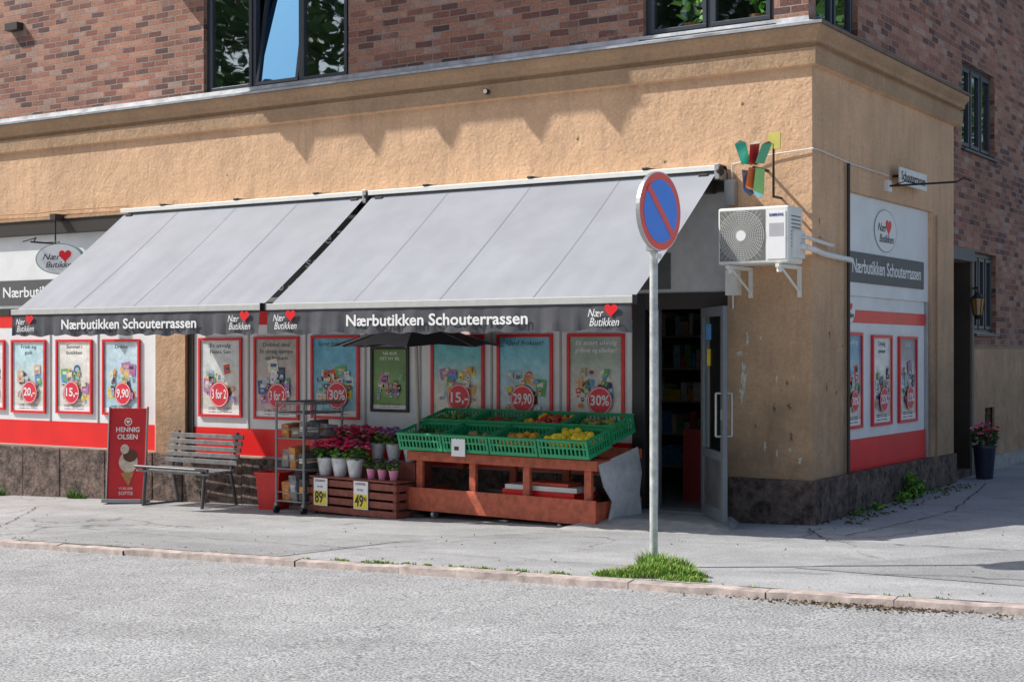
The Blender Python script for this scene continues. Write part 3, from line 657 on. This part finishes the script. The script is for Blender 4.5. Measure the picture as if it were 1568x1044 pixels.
A=root("street_name_sign"); mb=MB(); mb.tube([(0,2.1,3.39),(.75,2.1,3.39)],.011,BLACK); mb.box(0,.04,2.04,2.16,3.33,3.45,WHITE2)
mb.tube([(.06,2.1,3.39),(.2,2.1,3.43),(.35,2.1,3.39)],.006,BLACK); mb.tube([(.75,2.1,3.39),(.82,2.1,3.43),(.9,2.1,3.39)],.008,BLACK,6)
mb.box(.10,.115,2.2,3.12,3.42,3.60,WHITE2); mb.box(0,.10,2.3,2.33,3.5,3.53,BLACK); mb.box(0,.10,2.86,2.89,3.5,3.53,BLACK); mb.build("plate_and_bracket",A)
text("Schouterrassen",SM(.117),2.66,3.51,0,.14,TXTD,A,width=.82,bold=.002)
A=root("hanging_shop_sign"); mb=MB(); mb.tube([(-10.45,0,3.05),(-10.45,-.55,3.05)],.012,BLACK); mb.tube([(-10.45,-.15,3.4),(-10.45,-.15,3.05)],.01,BLACK); mb.box(-10.5,-10.4,-.2,0,3.36,3.44,BLK2)
mb.tube([(-10.45,-.5,3.05),(-10.35,-.55,3.1),(-10.6,-.55,3.06)],.01,BLACK)
mb.tube([(-10.2,-.3,3.0),(-10.2,-.3,3.06),(-10.45,-.3,3.06)],.006,BLACK); 
Mh=Matrix.Translation((-10.15,-.32,2.83))@Matrix.Rotation(R(20),4,'Z')@FM(0)
hb=MB(Mh); n=36
f_=[(.34*math.cos(2*math.pi*k/n),.20*math.sin(2*math.pi*k/n)) for k in range(n)]
for k in range(n):
    a=f_[k];b=f_[(k+1)%n]; hb.poly([(*a,-.03),(*b,-.03),(*b,.03),(*a,.03)],LOGOG)
hb.poly([(*p,-.03) for p in f_[::-1]],TXTW); hb.poly([(*p,.03) for p in f_],TXTW); hb.build("oval_body",A)
mb.build("bracket",A); logo(Mh,0,0,.34,.20,.032,A)
A=root("wall_lantern"); mb=MB(TR(.12,5.12,2.08)); mb.cyl((0,0,0),(0,0,.20),.055,M("amber_glass",(.40,.22,.06,1),.2,coat=.5),8,.085); mb.cyl((0,0,.20),(0,0,.28),.095,BLACK,8,.02); mb.cyl((0,0,-.05),(0,0,0),.03,BLACK,8,.058); mb.tube([(0,0,.28),(0,0,.34),(-.14,.30,.34)],.012,BLACK)
for k in range(8):
    a=2*math.pi*k/8; mb.cyl((.056*math.cos(a),.056*math.sin(a),0),(.087*math.cos(a),.087*math.sin(a),.20),.006,BLACK,5)
mb.build("lantern",A)

# ---------------------------------------------------------------- no stopping sign
A=root("no_stopping_sign"); mb=MB(); px,py=.03,-3.28
mb.cyl((px,py,-.05),(px,py,2.62),.031,GALV,16); mb.cyl((px,py,2.62),(px,py,2.63),.034,BLACK,12)
mb.cyl((px,py,-.05),(px,py,.05),.05,M("concrete_footing",(.3,.3,.28,1),.9),14); mb.build("post",A)
Ms=Matrix.Translation((px+.045,py,2.70))@Matrix.Rotation(R(-4),4,'Z')@SM(0)
mb=MB(Ms); n=48; r=.30
for k in range(n):
    a=2*math.pi*k/n;b=2*math.pi*(k+1)/n
    P=lambda t,w,rr=r:(rr*math.cos(t),rr*math.sin(t),w)
    mb.poly([P(a,-.02),P(b,-.02),P(b,.012),P(a,.012)],LGREY)
SR=M("sign_red",(.95,.045,.025,1),.3,var=.04,coat=.5); SBl=M("sign_blue",(.015,.22,.92,1),.3,var=.04,coat=.5)
mb.disc((0,0),r,r,-.02,LGREY,n); mb.disc((0,0),r,r,.012,TXTW,n); mb.disc((0,0),r*.975,r*.975,.014,SR,n); mb.disc((0,0),r*.80,r*.80,.016,SBl,n)
d=Vector((.7071,-.7071)); q=Vector((.7071,.7071)); h=.028; L=r*.84
mb.poly([(*(d*-L+q*-h),.018),(*(d*L+q*-h),.018),(*(d*L+q*h),.018),(*(d*-L+q*h),.018)],SR)
mb.build("sign_disc",A)
mb=MB(); mb.box(px-.04,px+.04,py-.05,py+.05,2.40,2.45,LGREY); mb.box(px+.041,px+.046,py-.045,py+.045,2.34,2.38,TXTW); mb.box(px-.04,px+.04,py-.05,py+.05,2.84,2.88,LGREY); mb.build("clamp",A,bevel=.004)

# ---------------------------------------------------------------- bench
A=root("park_bench"); Mb=TR(-8.32,-.16,-.22,-2); mb=MB(Mb)
SL=M("bench_slat_grey",(.22,.22,.225,1),.5,var=.4,scale=12); BM=M("bench_metal",(.12,.12,.13,1),.45,.5)
for k in range(5):
    z=.50+k*.075; y=-.08+ .024*k; mb.box(0,1.25,y-.012,y+.012,z,z+.055,SL)
for k in range(5):
    y=-.14-k*.085; mb.box(0,1.25,y-.065,y,.43-.006*k,.455-.006*k,SL)
mb.build("slats",A,bevel=.004)
mb=MB(Mb)
for X in (.12,1.13):
    mb.tube([(X,.02,0),(X,-.08,.42),(X,.04,.88)],.02,BM); mb.tube([(X,-.54,0),(X,-.50,.42),(X,-.06,.42)],.02,BM); mb.tube([(X,-.54,.01),(X,.02,.01)],.014,BM)
    mb.tube([(X,-.50,.42),(X,-.52,.46),(X,-.55,.44)],.016,BM)
mb.tube([(.0,-.56,.47),(1.25,-.56,.47)],.018,BM); mb.build("legs",A)
A=root("ice_cream_sign"); Mi=Matrix.Translation((-8.83,-.42,-.24))@Matrix.Rotation(R(28),4,'Z')@Matrix.Rotation(R(-6),4,'X')@FM(0)
mb=MB(Mi); mb.box(-.235,.235,.04,1.17,-.012,.012,M("sign_panel_red",(.66,.018,.025,1),.4)); mb.box(-.25,-.235,.0,1.19,-.03,.03,LGREY); mb.box(.235,.25,0,1.19,-.03,.03,LGREY); mb.box(-.25,.25,-.01,.04,-.18,.18,M("sign_foot_grey",(.3,.3,.32,1),.5)); mb.build("panel",A,bevel=.006)
mb=MB(Mi); CR=M("ice_cream",(.75,.62,.5,1),.5,var=.3,scale=25); ch=M("chocolate",(.12,.04,.02,1),.4)
mb.poly([(-.07,.36,.014),(.03,.20,.014),(.11,.42,.014)],M("waffle",(.55,.3,.1,1),.6,var=.5,scale=50)); mb.disc((.02,.50),.12,.13,.0145,CR); mb.disc((.04,.58),.09,.08,.0155,ch); mb.disc((-.03,.66),.055,.06,.0165,CR)
mb.ring((0,1.0),.05,.05,.012,.014,TXTW,20); mb.heart((0,1.0),.025,.015,TXTW); mb.build("print",A)
text("HENNIG",Mi,0,.90,.015,.085,TXTW,A,width=.30,bold=.002); text("OLSEN",Mi,0,.81,.015,.085,TXTW,A,width=.26,bold=.002); text("VI SELGER",Mi,0,.17,.015,.04,TXTW,A); text("SOFTIS",Mi,0,.11,.015,.06,TXTW,A)
mb=MB(TR(-6.38,-.42,-.18,8)); RB=M("red_plastic",(.78,.03,.03,1),.4)
def taper(mb,w,d,h,k,m,z0=0):
    a=[(-w*k,-d*k,z0),(w*k,-d*k,z0),(w*k,d*k,z0),(-w*k,d*k,z0)]; b=[(-w,-d,z0+h),(w,-d,z0+h),(w,d,z0+h),(-w,d,z0+h)]
    for i in range(4): mb.poly([a[i],a[(i+1)%4],b[(i+1)%4],b[i]],m)
    mb.poly(a[::-1],m)
taper(mb,.16,.14,.42,.82,RB); mb.box(-.175,.175,-.155,-.135,.40,.43,RB);mb.box(-.175,.175,.135,.155,.40,.43,RB);mb.box(-.175,-.155,-.135,.135,.40,.43,RB);mb.box(.155,.175,-.135,.135,.40,.43,RB)
mb.build("red_bin",None)
A=root("display_trolley"); Mt=TR(-6.0,-.80,-.17,-3); mb=MB(Mt); W_,D_=.42,.62; MT=M("trolley_metal",(.26,.26,.27,1),.4,.4)
for X in (0,W_):
    for Y in (0,D_):
        mb.cyl((X,Y,.09),(X,Y,1.24),.014,MT,8); mb.cyl((X-.015,Y,.045),(X+.015,Y,.045),.045,BLACK,14); mb.box(X-.02,X+.02,Y-.02,Y+.02,.08,.12,MT)
for z in (.14,.50,.84,1.12):
    mb.tube([(0,0,z),(W_,0,z),(W_,D_,z),(0,D_,z),(0,0,z)],.010,MT,6); 
    for k in range(1,9): mb.cyl((W_*k/9,0,z),(W_*k/9,D_,z),.004,MT,5)
    mb.tube([(0,0,z+.1),(W_,0,z+.1)],.006,MT,6); mb.tube([(W_,0,z+.1),(W_,D_,z+.1)],.006,MT,6)
for k in range(1,6): mb.cyl((W_*k/6,0,1.12),(W_*k/6,0,1.24),.004,MT,5); mb.cyl((W_,D_*k/6,1.12),(W_,D_*k/6,1.24),.004,MT,5)
mb.tube([(0,0,1.24),(W_,0,1.24),(W_,D_,1.24),(0,D_,1.24),(0,0,1.24)],.012,MT,6); mb.build("frame",A)
bag=[M("bag_black",(.10,.10,.105,1),.4,var=.6,scale=20,bmp=.6),M("bag_brown",(.32,.20,.12,1),.5,var=.5,scale=20,bmp=.6),M("bag_dark_grey",(.28,.28,.29,1),.4,var=.6,scale=20,bmp=.6),M("bag_grey",(.6,.6,.61,1),.4,var=.5,scale=20,bmp=.6),M("bag_orange",(.65,.26,.07,1),.4,var=.5,scale=20,bmp=.6)]
mb=MB(Mt)
for z in (.15,.51,.85):
    for X in (.03,.16,.29):
        for Y in (.04,.34):
            h=random.uniform(.17,.30) if z<.8 else random.uniform(.10,.20); m_=random.choice(bag)
            o=mb.M; mb.M=Mt@TR(X+.057,Y+.12,z,random.uniform(-12,12),random.uniform(-6,6)); mb.box(-.052,.052,-.11,.11,0,h,m_)
            mb.box(-.035,.035,-.1135,-.111,h*.35,h*.65,random.choice([PM[3],PM[6],PM[8],bag[3]])); mb.box(.0535,.055,-.08,.08,h*.35,h*.65,random.choice([PM[3],PM[6],PM[8],bag[3]])); mb.M=o
mb.build("goods",A,bevel=.018,bseg=3)
A=root("flower_display"); Mf=TR(-5.56,-.74,-.15,-8); mb=MB(Mf); W_=1.33
for X in (0,W_-.05,W_*.5):
    for Y in (0,.5): mb.box(X,X+.05,Y+.022,Y+.07,.0,.40,WOODD)
for k in range(4): mb.box(0,W_,0,.02,.03+k*.095,.10+k*.095,WOODD); mb.box(W_,W_+.02,0,.57,.03+k*.095,.10+k*.095,WOODD); mb.box(-.02,0,0,.57,.03+k*.095,.10+k*.095,WOODD)
for k in range(6): mb.box(-.02,W_+.02,k*.095,k*.095+.085,.40,.42,WOODD)
mb.box(0,W_,.3,.55,.42,.60,WOODD)
mb.build("crate",A,bevel=.004)
Y_=M("price_yellow",(.88,.72,.05,1),.5)
for X,t in ((.08,"89"),(.72,"49")):
    C_=Mf@FM(-.012); mb=MB(C_); mb.box(X,X+.22,.10,.40,0,.006,TXTW); mb.box(X+.01,X+.21,.11,.26,.006,.009,Y_); mb.box(X+.01,X+.21,.27,.345,.006,.009,TXTW); mb.build("price_card",A)
    text(t,C_,X+.09,.185,.011,.17,TXTD,A,width=.13,bold=.004); text("90",C_,X+.18,.21,.011,.07,TXTD,A,width=.045); text("ELDORADO" if t=="89" else "LAVENDEL",C_,X+.11,.37,.009,.035,TXTD,A,width=.16); text("PR STK",C_,X+.11,.305,.011,.03,TXTD,A)
FOIL=M("silver_foil_pot",(.76,.76,.79,1),.35,.1,var=.35,bmp=.4); PINKP=M("pink_pot",(.82,.30,.48,1),.4)
PK=[M("flower_crimson",(.78,.02,.10,1),.6),M("flower_pink",(.95,.20,.40,1),.6),M("flower_rose",(.90,.08,.24,1),.6)]; PP=[M("flower_purple",(.3,.1,.42,1),.6),M("flower_mauve",(.5,.24,.55,1),.6)]
def plant(x,y,z,s,pot,fl,nm="potted_flower"):
    mb=MB(Mf@Matrix.Translation((x,y,z))@Matrix.Scale(s,4)@Matrix.Rotation(random.uniform(0,6),4,'Z')); mb.cyl((0,0,0),(0,0,.15),.05,pot,14,.078); mb.cyl((0,0,.15),(0,0,.16),.080,pot,14,.07)
    mb.leaves((0,0,.20),(.12,.12,.06),110,.03,[LEAF,LEAF2,GRASS])
    for k in range(38):
        a=random.uniform(0,6.28); r=.135*math.sqrt(random.random()); c=(r*math.cos(a),r*math.sin(a),.27+.05*random.random()-.30*r)
        f=random.choice(fl)
        for j in range(7):
            b=random.uniform(0,6.28); t=random.uniform(-.2,.9); d=Vector((math.cos(b),math.sin(b),t))*.028; s_=Vector((-math.sin(b),math.cos(b),0))*.015; C0=Vector(c); mb.poly([C0,C0+d*.7+s_,C0+d,C0+d*.7-s_],f)
    mb.build(nm,A)
for k in range(3): plant(.12+k*.24,.12,.42,1.2+.1*random.random(),FOIL,PK)
for k in range(4): plant(.14+k*.25,.42,.60,1.1+.1*random.random(),FOIL,PK if k<3 else PP)
for k in range(3): plant(.85+k*.17,.12,.42,.7,PINKP,[LEAF,PP[1],GRASS,LEAF2])
plant(1.16,.4,.6,1.0,FOIL,PK)
plant(.45,.28,.50,1.25,FOIL,PK); plant(.2,.28,.5,1.15,FOIL,PK)
mb=MB(Mf); mb.box(1.02,1.30,.62,.66,.62,.98,BLACK); mb.box(1.04,1.28,.61,.618,.66,.95,PM[8]); mb.build("picture_board",A)
A=root("fruit_stand"); Mq=TR(-4.24,-.72,-.11,-5.5); mb=MB(Mq); W_=2.46; Dp=.78
mb.box(0,W_,-.0,.035,.60,.70,WOOD); mb.box(0,W_,Dp-.035,Dp,.68,.78,WOOD); mb.box(0,.04,.035,Dp-.035,.60,.70,WOOD); mb.box(W_-.04,W_,.035,Dp-.035,.60,.70,WOOD)
for X in (.10,.83,1.53,2.28):
    mb.box(X,X+.085,.037,.08,.12,.60,WOOD)
    mb.box(X,X+.085,Dp-.08,Dp-.037,.12,.68,WOOD)
mb.box(0,W_,-.022,.0,.08,.32,WOOD); mb.box(0,.022,.0,Dp,.10,.30,WOOD); mb.box(W_-.022,W_,.0,Dp,.10,.30,WOOD); mb.box(.03,W_-.03,.09,Dp-.09,.20,.225,WOODD)
mb.box(.06,W_-.06,.04,.30,.70,.715,WOODD)
for X in (.35,2.0):
    for Y in (.05,Dp-.1): mb.cyl((X-.018,Y,.045),(X+.018,Y,.045),.045,LGREY,14); mb.box(X-.025,X+.025,Y-.02,Y+.02,.075,.10,LGREY)
mb.build("wooden_frame",A,bevel=.005)
mb=MB(Mq); mb.box(1.2,2.1,.12,.5,.228,.36,RED); mb.box(1.25,2.15,.10,.42,.362,.41,M("magazine_white",(.7,.7,.68,1),.3)); mb.box(1.5,2.0,.16,.40,.412,.44,PM[0]); mb.box(.95,1.18,.15,.5,.228,.34,BLACK); mb.build("stacked_signs",A,bevel=.003)
mb=MB(Mq); WS_=M("worn_white_sheet",(.68,.69,.70,1),.5,var=.3,scale=6)
pts=[(.02,.66),(.72,.80),(.74,.55),(.64,.35),(.70,.10),(.1,.02),(.16,.30),(.05,.45)]
mb.poly([(W_+.03+.04*math.sin(p[1]*6),p[0],p[1]) for p in pts],WS_); mb.poly([(W_+.022+.04*math.sin(p[1]*6),p[0],p[1]) for p in pts[::-1]],WS_); mb.build("side_sheet",A)
def crate(parent,Mc,fill=None,w=.60,d=.40,h=.19):
    mb=MB(Mc); t=.012
    mb.box(0,w,0,d,0,.008,GREENC)
    for (a0,a1,b0,b1,ax) in [(0,w,0,t,'x'),(0,w,d-t,d,'x'),(0,t,t,d-t,'y'),(w-t,w,t,d-t,'y')]:
        for z0,z1 in ((.008,.035),(.095,.112),(h-.03,h)): mb.box(a0,a1,b0,b1,z0,z1,GREENC)
        n=13 if ax=='x' else 9
        for k in range(n):
            if ax=='x':
                c=t*.5+(w-t)*k/(n-1); q=.022 if k in(0,n-1) else .009; mb.box(max(0,c-q),min(w,c+q),b0+.001,b1-.001,.035,h-.03,GREENC)
            else:
                c=b0+(b1-b0)*(k+.5)/n; mb.box(a0+.001,a1-.001,c-.008,c+.008,.035,h-.03,GREENC)
    for z in (h-.004,):
        mb.box(-.008,w+.008,-.01,0,z-.012,z,GREENC); mb.box(-.008,w+.008,d,d+.01,z-.012,z,GREENC)
    mb.build("crate",parent)
    if fill:
        fm,n,r,hz=fill; fb=MB(Mc)
        for k in range(n):
            fb.sphere((random.uniform(.05,w-.05),random.uniform(.05,d-.05),r+hz*random.uniform(.3,1)+.008),r*random.uniform(.9,1.08),random.choice(fm),10,7,random.uniform(.9,1.05))
        fb.build("fruit",parent)
LEM=M("lemon_yellow",(.98,.70,.03,1),.45,bmp=.2); ORG=M("orange_fruit",(.98,.42,.02,1),.5,bmp=.2); APP=M("apple_red",(.60,.05,.04,1),.35); PIM=M("avocado_green",(.10,.18,.04,1),.5); ONI=M("onion_brown",(.60,.32,.12,1),.5); LIM=M("lime_green",(.25,.50,.06,1),.45)
Ti=Matrix.Rotation(R(15),4,'X')
fr=[([PIM,LEAF2],40,.035,.07),([ONI,PIM],36,.035,.06),([ORG,ONI],44,.04,.07),([LEM],78,.04,.13)]; bk=[([PIM,LIM],50,.035,.10),([APP,PIM],40,.035,.08),([APP,ORG],55,.035,.12),([ONI,LIM,PIM],44,.04,.08)]
for k in range(4):
    crate(A,Mq@Matrix.Translation((k*.617-.01,-.10,.715))@Ti,fr[k]); crate(A,Mq@Matrix.Translation((k*.617-.005,.30,.845))@Ti,bk[k])
mb=MB(Mq@FM(-.13)); mb.box(.74,.92,.68,.86,0,.006,TXTW); mb.rect(.78,.84,.74,.78,.008,TXTD); mb.build("price_tag",A)
A=root("parasol"); Mp=TR(-4.25,-.55,.05); mb=MB(Mp); PN=M("parasol_fabric_dark",(.04,.04,.045,1),.8); PG=M("parasol_fabric_grey",(.45,.45,.46,1),.8)
n=8; r=.95
for k in range(n):
    a=2*math.pi*k/n-.25;b=2*math.pi*(k+1)/n-.25
    p=(r*math.cos(a),r*math.sin(a),1.63);q=(r*math.cos(b),r*math.sin(b),1.63); m_=((p[0]+q[0])/2*.96,(p[1]+q[1])/2*.96,1.66); t=(0,0,1.93)
    mt=PG if k in(6,) else PN
    mb.poly([t,p,m_],mt);mb.poly([t,m_,q],mt); mb.cyl(t,p,.006,LGREY,5)
mb.build("canopy",A)
mb=MB(); mb.cyl((-4.25,-.55,1.98),(-4.19,-.55,-.12),.02,M("pole_beige",(.4,.37,.32,1),.5),10); mb.cyl((-4.19,-.55,-.13),(-4.19,-.55,-.08),.18,BLACK,20); mb.build("pole",A)
RAMP=M("ramp_concrete",(.42,.41,.39,1),.85,var=.3,scale=8,bmp=.3)
mb=MB(); lo=[(-2.15,-1.25),(-.35,-1.15),(-.7,-.05),(-1.98,-.05)]; hi=[(-1.85,-.75),(-.72,-.7),(-.80,-.05),(-1.92,-.05)]
L=[mb.av((p[0],p[1],gz(*p)-.01)) for p in lo]; H=[mb.av((p[0],p[1],.035)) for p in hi]; mb.face(H,RAMP)
for k in range(4): mb.face([L[k],L[(k+1)%4],H[(k+1)%4],H[k]],RAMP)
mb.build("entrance_ramp",None,bevel=.01)
A=root("potted_plant"); mb=MB(TR(.22,5.05,gz(.22,5.05))); mb.cyl((0,0,0),(0,0,.38),.10,M("blue_black_pot",(.02,.025,.05,1),.25),20,.135); mb.cyl((0,0,.38),(0,0,.41),.145,MATS["blue_black_pot"],20); mb.leaves((0,0,.52),(.17,.17,.13),350,.035,[LEAF,LEAF2]); mb.leaves((0,0,.58),(.18,.18,.12),120,.028,PK); mb.build("pot_and_flowers",A)
mb=MB()
def tuft(mb,cx,cy,rx,ry,n,h,mats,base=0):
    for _ in range(n):
        a=random.uniform(0,6.28); r=math.sqrt(random.random())*random.uniform(.8,1.12); x=cx+rx*r*math.cos(a); y=cy+ry*r*math.sin(a); hh=h*random.uniform(.3,1.15)*(1-.5*min(1,r*r))
        b=random.uniform(0,6.28); l=random.uniform(.2,1.1)*hh; w=.005; z=gz(x,y)+base
        d=Vector((math.cos(b),math.sin(b),0)); s_=Vector((-d.y,d.x,0))*w; p=Vector((x,y,z))
        mt=random.choice(mats); q=p+d*l*.4+Vector((0,0,hh*.6))
        mb.poly([p-s_,p+s_,q+s_*.7,q-s_*.7],mt); mb.poly([q-s_*.7,q+s_*.7,p+d*l+Vector((0,0,hh*.95))],mt)
GL=[GRASS,GRASS2,GRASS2,M("grass_dry",(.42,.45,.14,1),.8)]
tuft(mb,.28,-3.64,.33,.17,2800,.10,GL); tuft(mb,.02,-3.80,.22,.08,700,.07,GL); tuft(mb,.03,-3.3,.13,.10,600,.15,GL); tuft(mb,.56,-3.82,.2,.05,500,.05,GL); tuft(mb,.22,-3.45,.22,.15,900,.15,GL)
mb.build("grass_tuft")
mb=MB()
for k in range(34):
    X=random.uniform(-2.6,-.4); tuft(mb,X,-3.885,random.uniform(.03,.08),.015,int(random.uniform(6,30)),.035,GL)
for k in range(30):
    X=random.uniform(-9,3); tuft(mb,X,-3.888,.05,.01,8,.025,GL)
mb.build("kerb_weeds")
mb=MB()
for X,h in [(-11.9,.16),(-11.6,.12),(-10.1,.15),(-10.0,.08),(-9.4,.08)]: tuft(mb,X,-.14,.14,.05,150,h,[GRASS,LEAF])
mb.build("wall_weeds")
mb=MB()
for Y,h,n in [(1.4,.08,50),(2.5,.32,300),(2.75,.24,160),(2.2,.14,80),(3.4,.08,40),(.9,.07,40)]: mb.leaves((.14,Y,.02+h*.5),(.08,.13,h*.5),n,.03,[LEAF,GRASS,GRASS2])
mb.build("wall_weeds")
mb=MB()
for k in range(160):
    X=random.uniform(.05,.40); Y=random.uniform(.0,4.2); mb.leaves((X,Y,gz(X,Y)+.012),(.05,.05,.008),3,.02,[DIRT,LEAF,BLK2,SOIL])
for k in range(320):
    X=random.uniform(-11,3.0); Y=random.choice([random.uniform(-.35,-.08),random.uniform(-3.88,-3.6),random.uniform(-3.9,-1.5)]); mb.leaves((X,Y,gz(X,Y)+.01),(.04,.04,.006),1,.011,[DIRT,BLK2])
for k in range(900):
    X=random.gauss(2.0,.5); Y=-4.0-abs(random.gauss(0,.09)); mb.leaves((X,Y,gz(X,0)+RZ+.006),(.03,.02,.003),1,.014,[DIRT,SOIL])
mb.build("fallen_leaves")
# ---------------------------------------------------------------- trees across the street
BARK=M("bark",(.10,.075,.05,1),.9,var=.4,bmp=.5)
def tree(x,y,h,s):
    A=root("broadleaf_tree"); mb=MB(TR(x,y,gz(x,y)-.1)); mb.cyl((0,0,0),(.1,.05,h*.4),.28*s,BARK,12,.19*s)
    tips=[]
    for k in range(9):
        a=k*2.4; b=(math.cos(a)*h*.2,math.sin(a)*h*.2,h*(.5+.055*(k%7))); mb.cyl((.1,.05,h*(.28+.02*k)),b,.09*s,BARK,7,.03*s); tips.append(b)
    mb.cyl((.1,.05,h*.4),(0,0,h*.85),.19*s,BARK,9,.04); tips+= [(0,0,h*.85),(0,0,h*.7)]
    mb.build("trunk_and_limbs",A)
    lb=MB(TR(x,y,gz(x,y)-.1))
    for t in tips:
        for j in range(5):
            c=Vector(t)+Vector((random.gauss(0,1),random.gauss(0,1),random.gauss(0,.8)))*h*.06
            lb.leaves(c,(h*.07,h*.07,h*.06),90,.24,[LEAF,LEAF2,LEAF])
    lb.build("foliage",A)
for x,y,h,s in [(-26,-23,18,1.4),(-35,-27,19,1.4),(-15,-25,16,1.3),(-5,-27,14,1.1),(10,36,17,1.3),(17,44,18,1.3),(-46,-30,19,1.4)]: tree(x,y,h,s)

# ---------------------------------------------------------------- light, world, camera
sv=Vector((-.93,-.44,1.0)).normalized()
w=bpy.data.worlds.new("World"); sc.world=w; w.use_nodes=True; nt=w.node_tree; bg=nt.nodes["Background"]
sky=nt.nodes.new("ShaderNodeTexSky"); sky.sky_type='NISHITA'; sky.sun_disc=False; sky.sun_elevation=math.asin(sv.z); sky.sun_rotation=math.atan2(sv.x,sv.y)%(2*math.pi); sky.dust_density=2.2
nt.links.new(sky.outputs[0],bg.inputs[0]); bg.inputs[1].default_value=.13
sd=bpy.data.lights.new("sun",'SUN'); sd.energy=5; sd.angle=R(.5); sd.color=(1,.96,.89)
so=bpy.data.objects.new("sun",sd); sc.collection.objects.link(so); so.rotation_euler=sv.to_track_quat('Z','Y').to_euler(); so.location=(-20,-6,20)
cd=bpy.data.cameras.new("camera"); cam=bpy.data.objects.new("camera",cd); sc.collection.objects.link(cam); sc.camera=cam
cd.sensor_width=36; cd.lens=52.46; cd.shift_y=.0089; cd.clip_end=1500; cam.location=(5.29,-13.37,1.65); cam.rotation_euler=(R(90),0,R(32.96))
sc.view_settings.view_transform='Standard'; sc.view_settings.look='None'; sc.view_settings.exposure=0
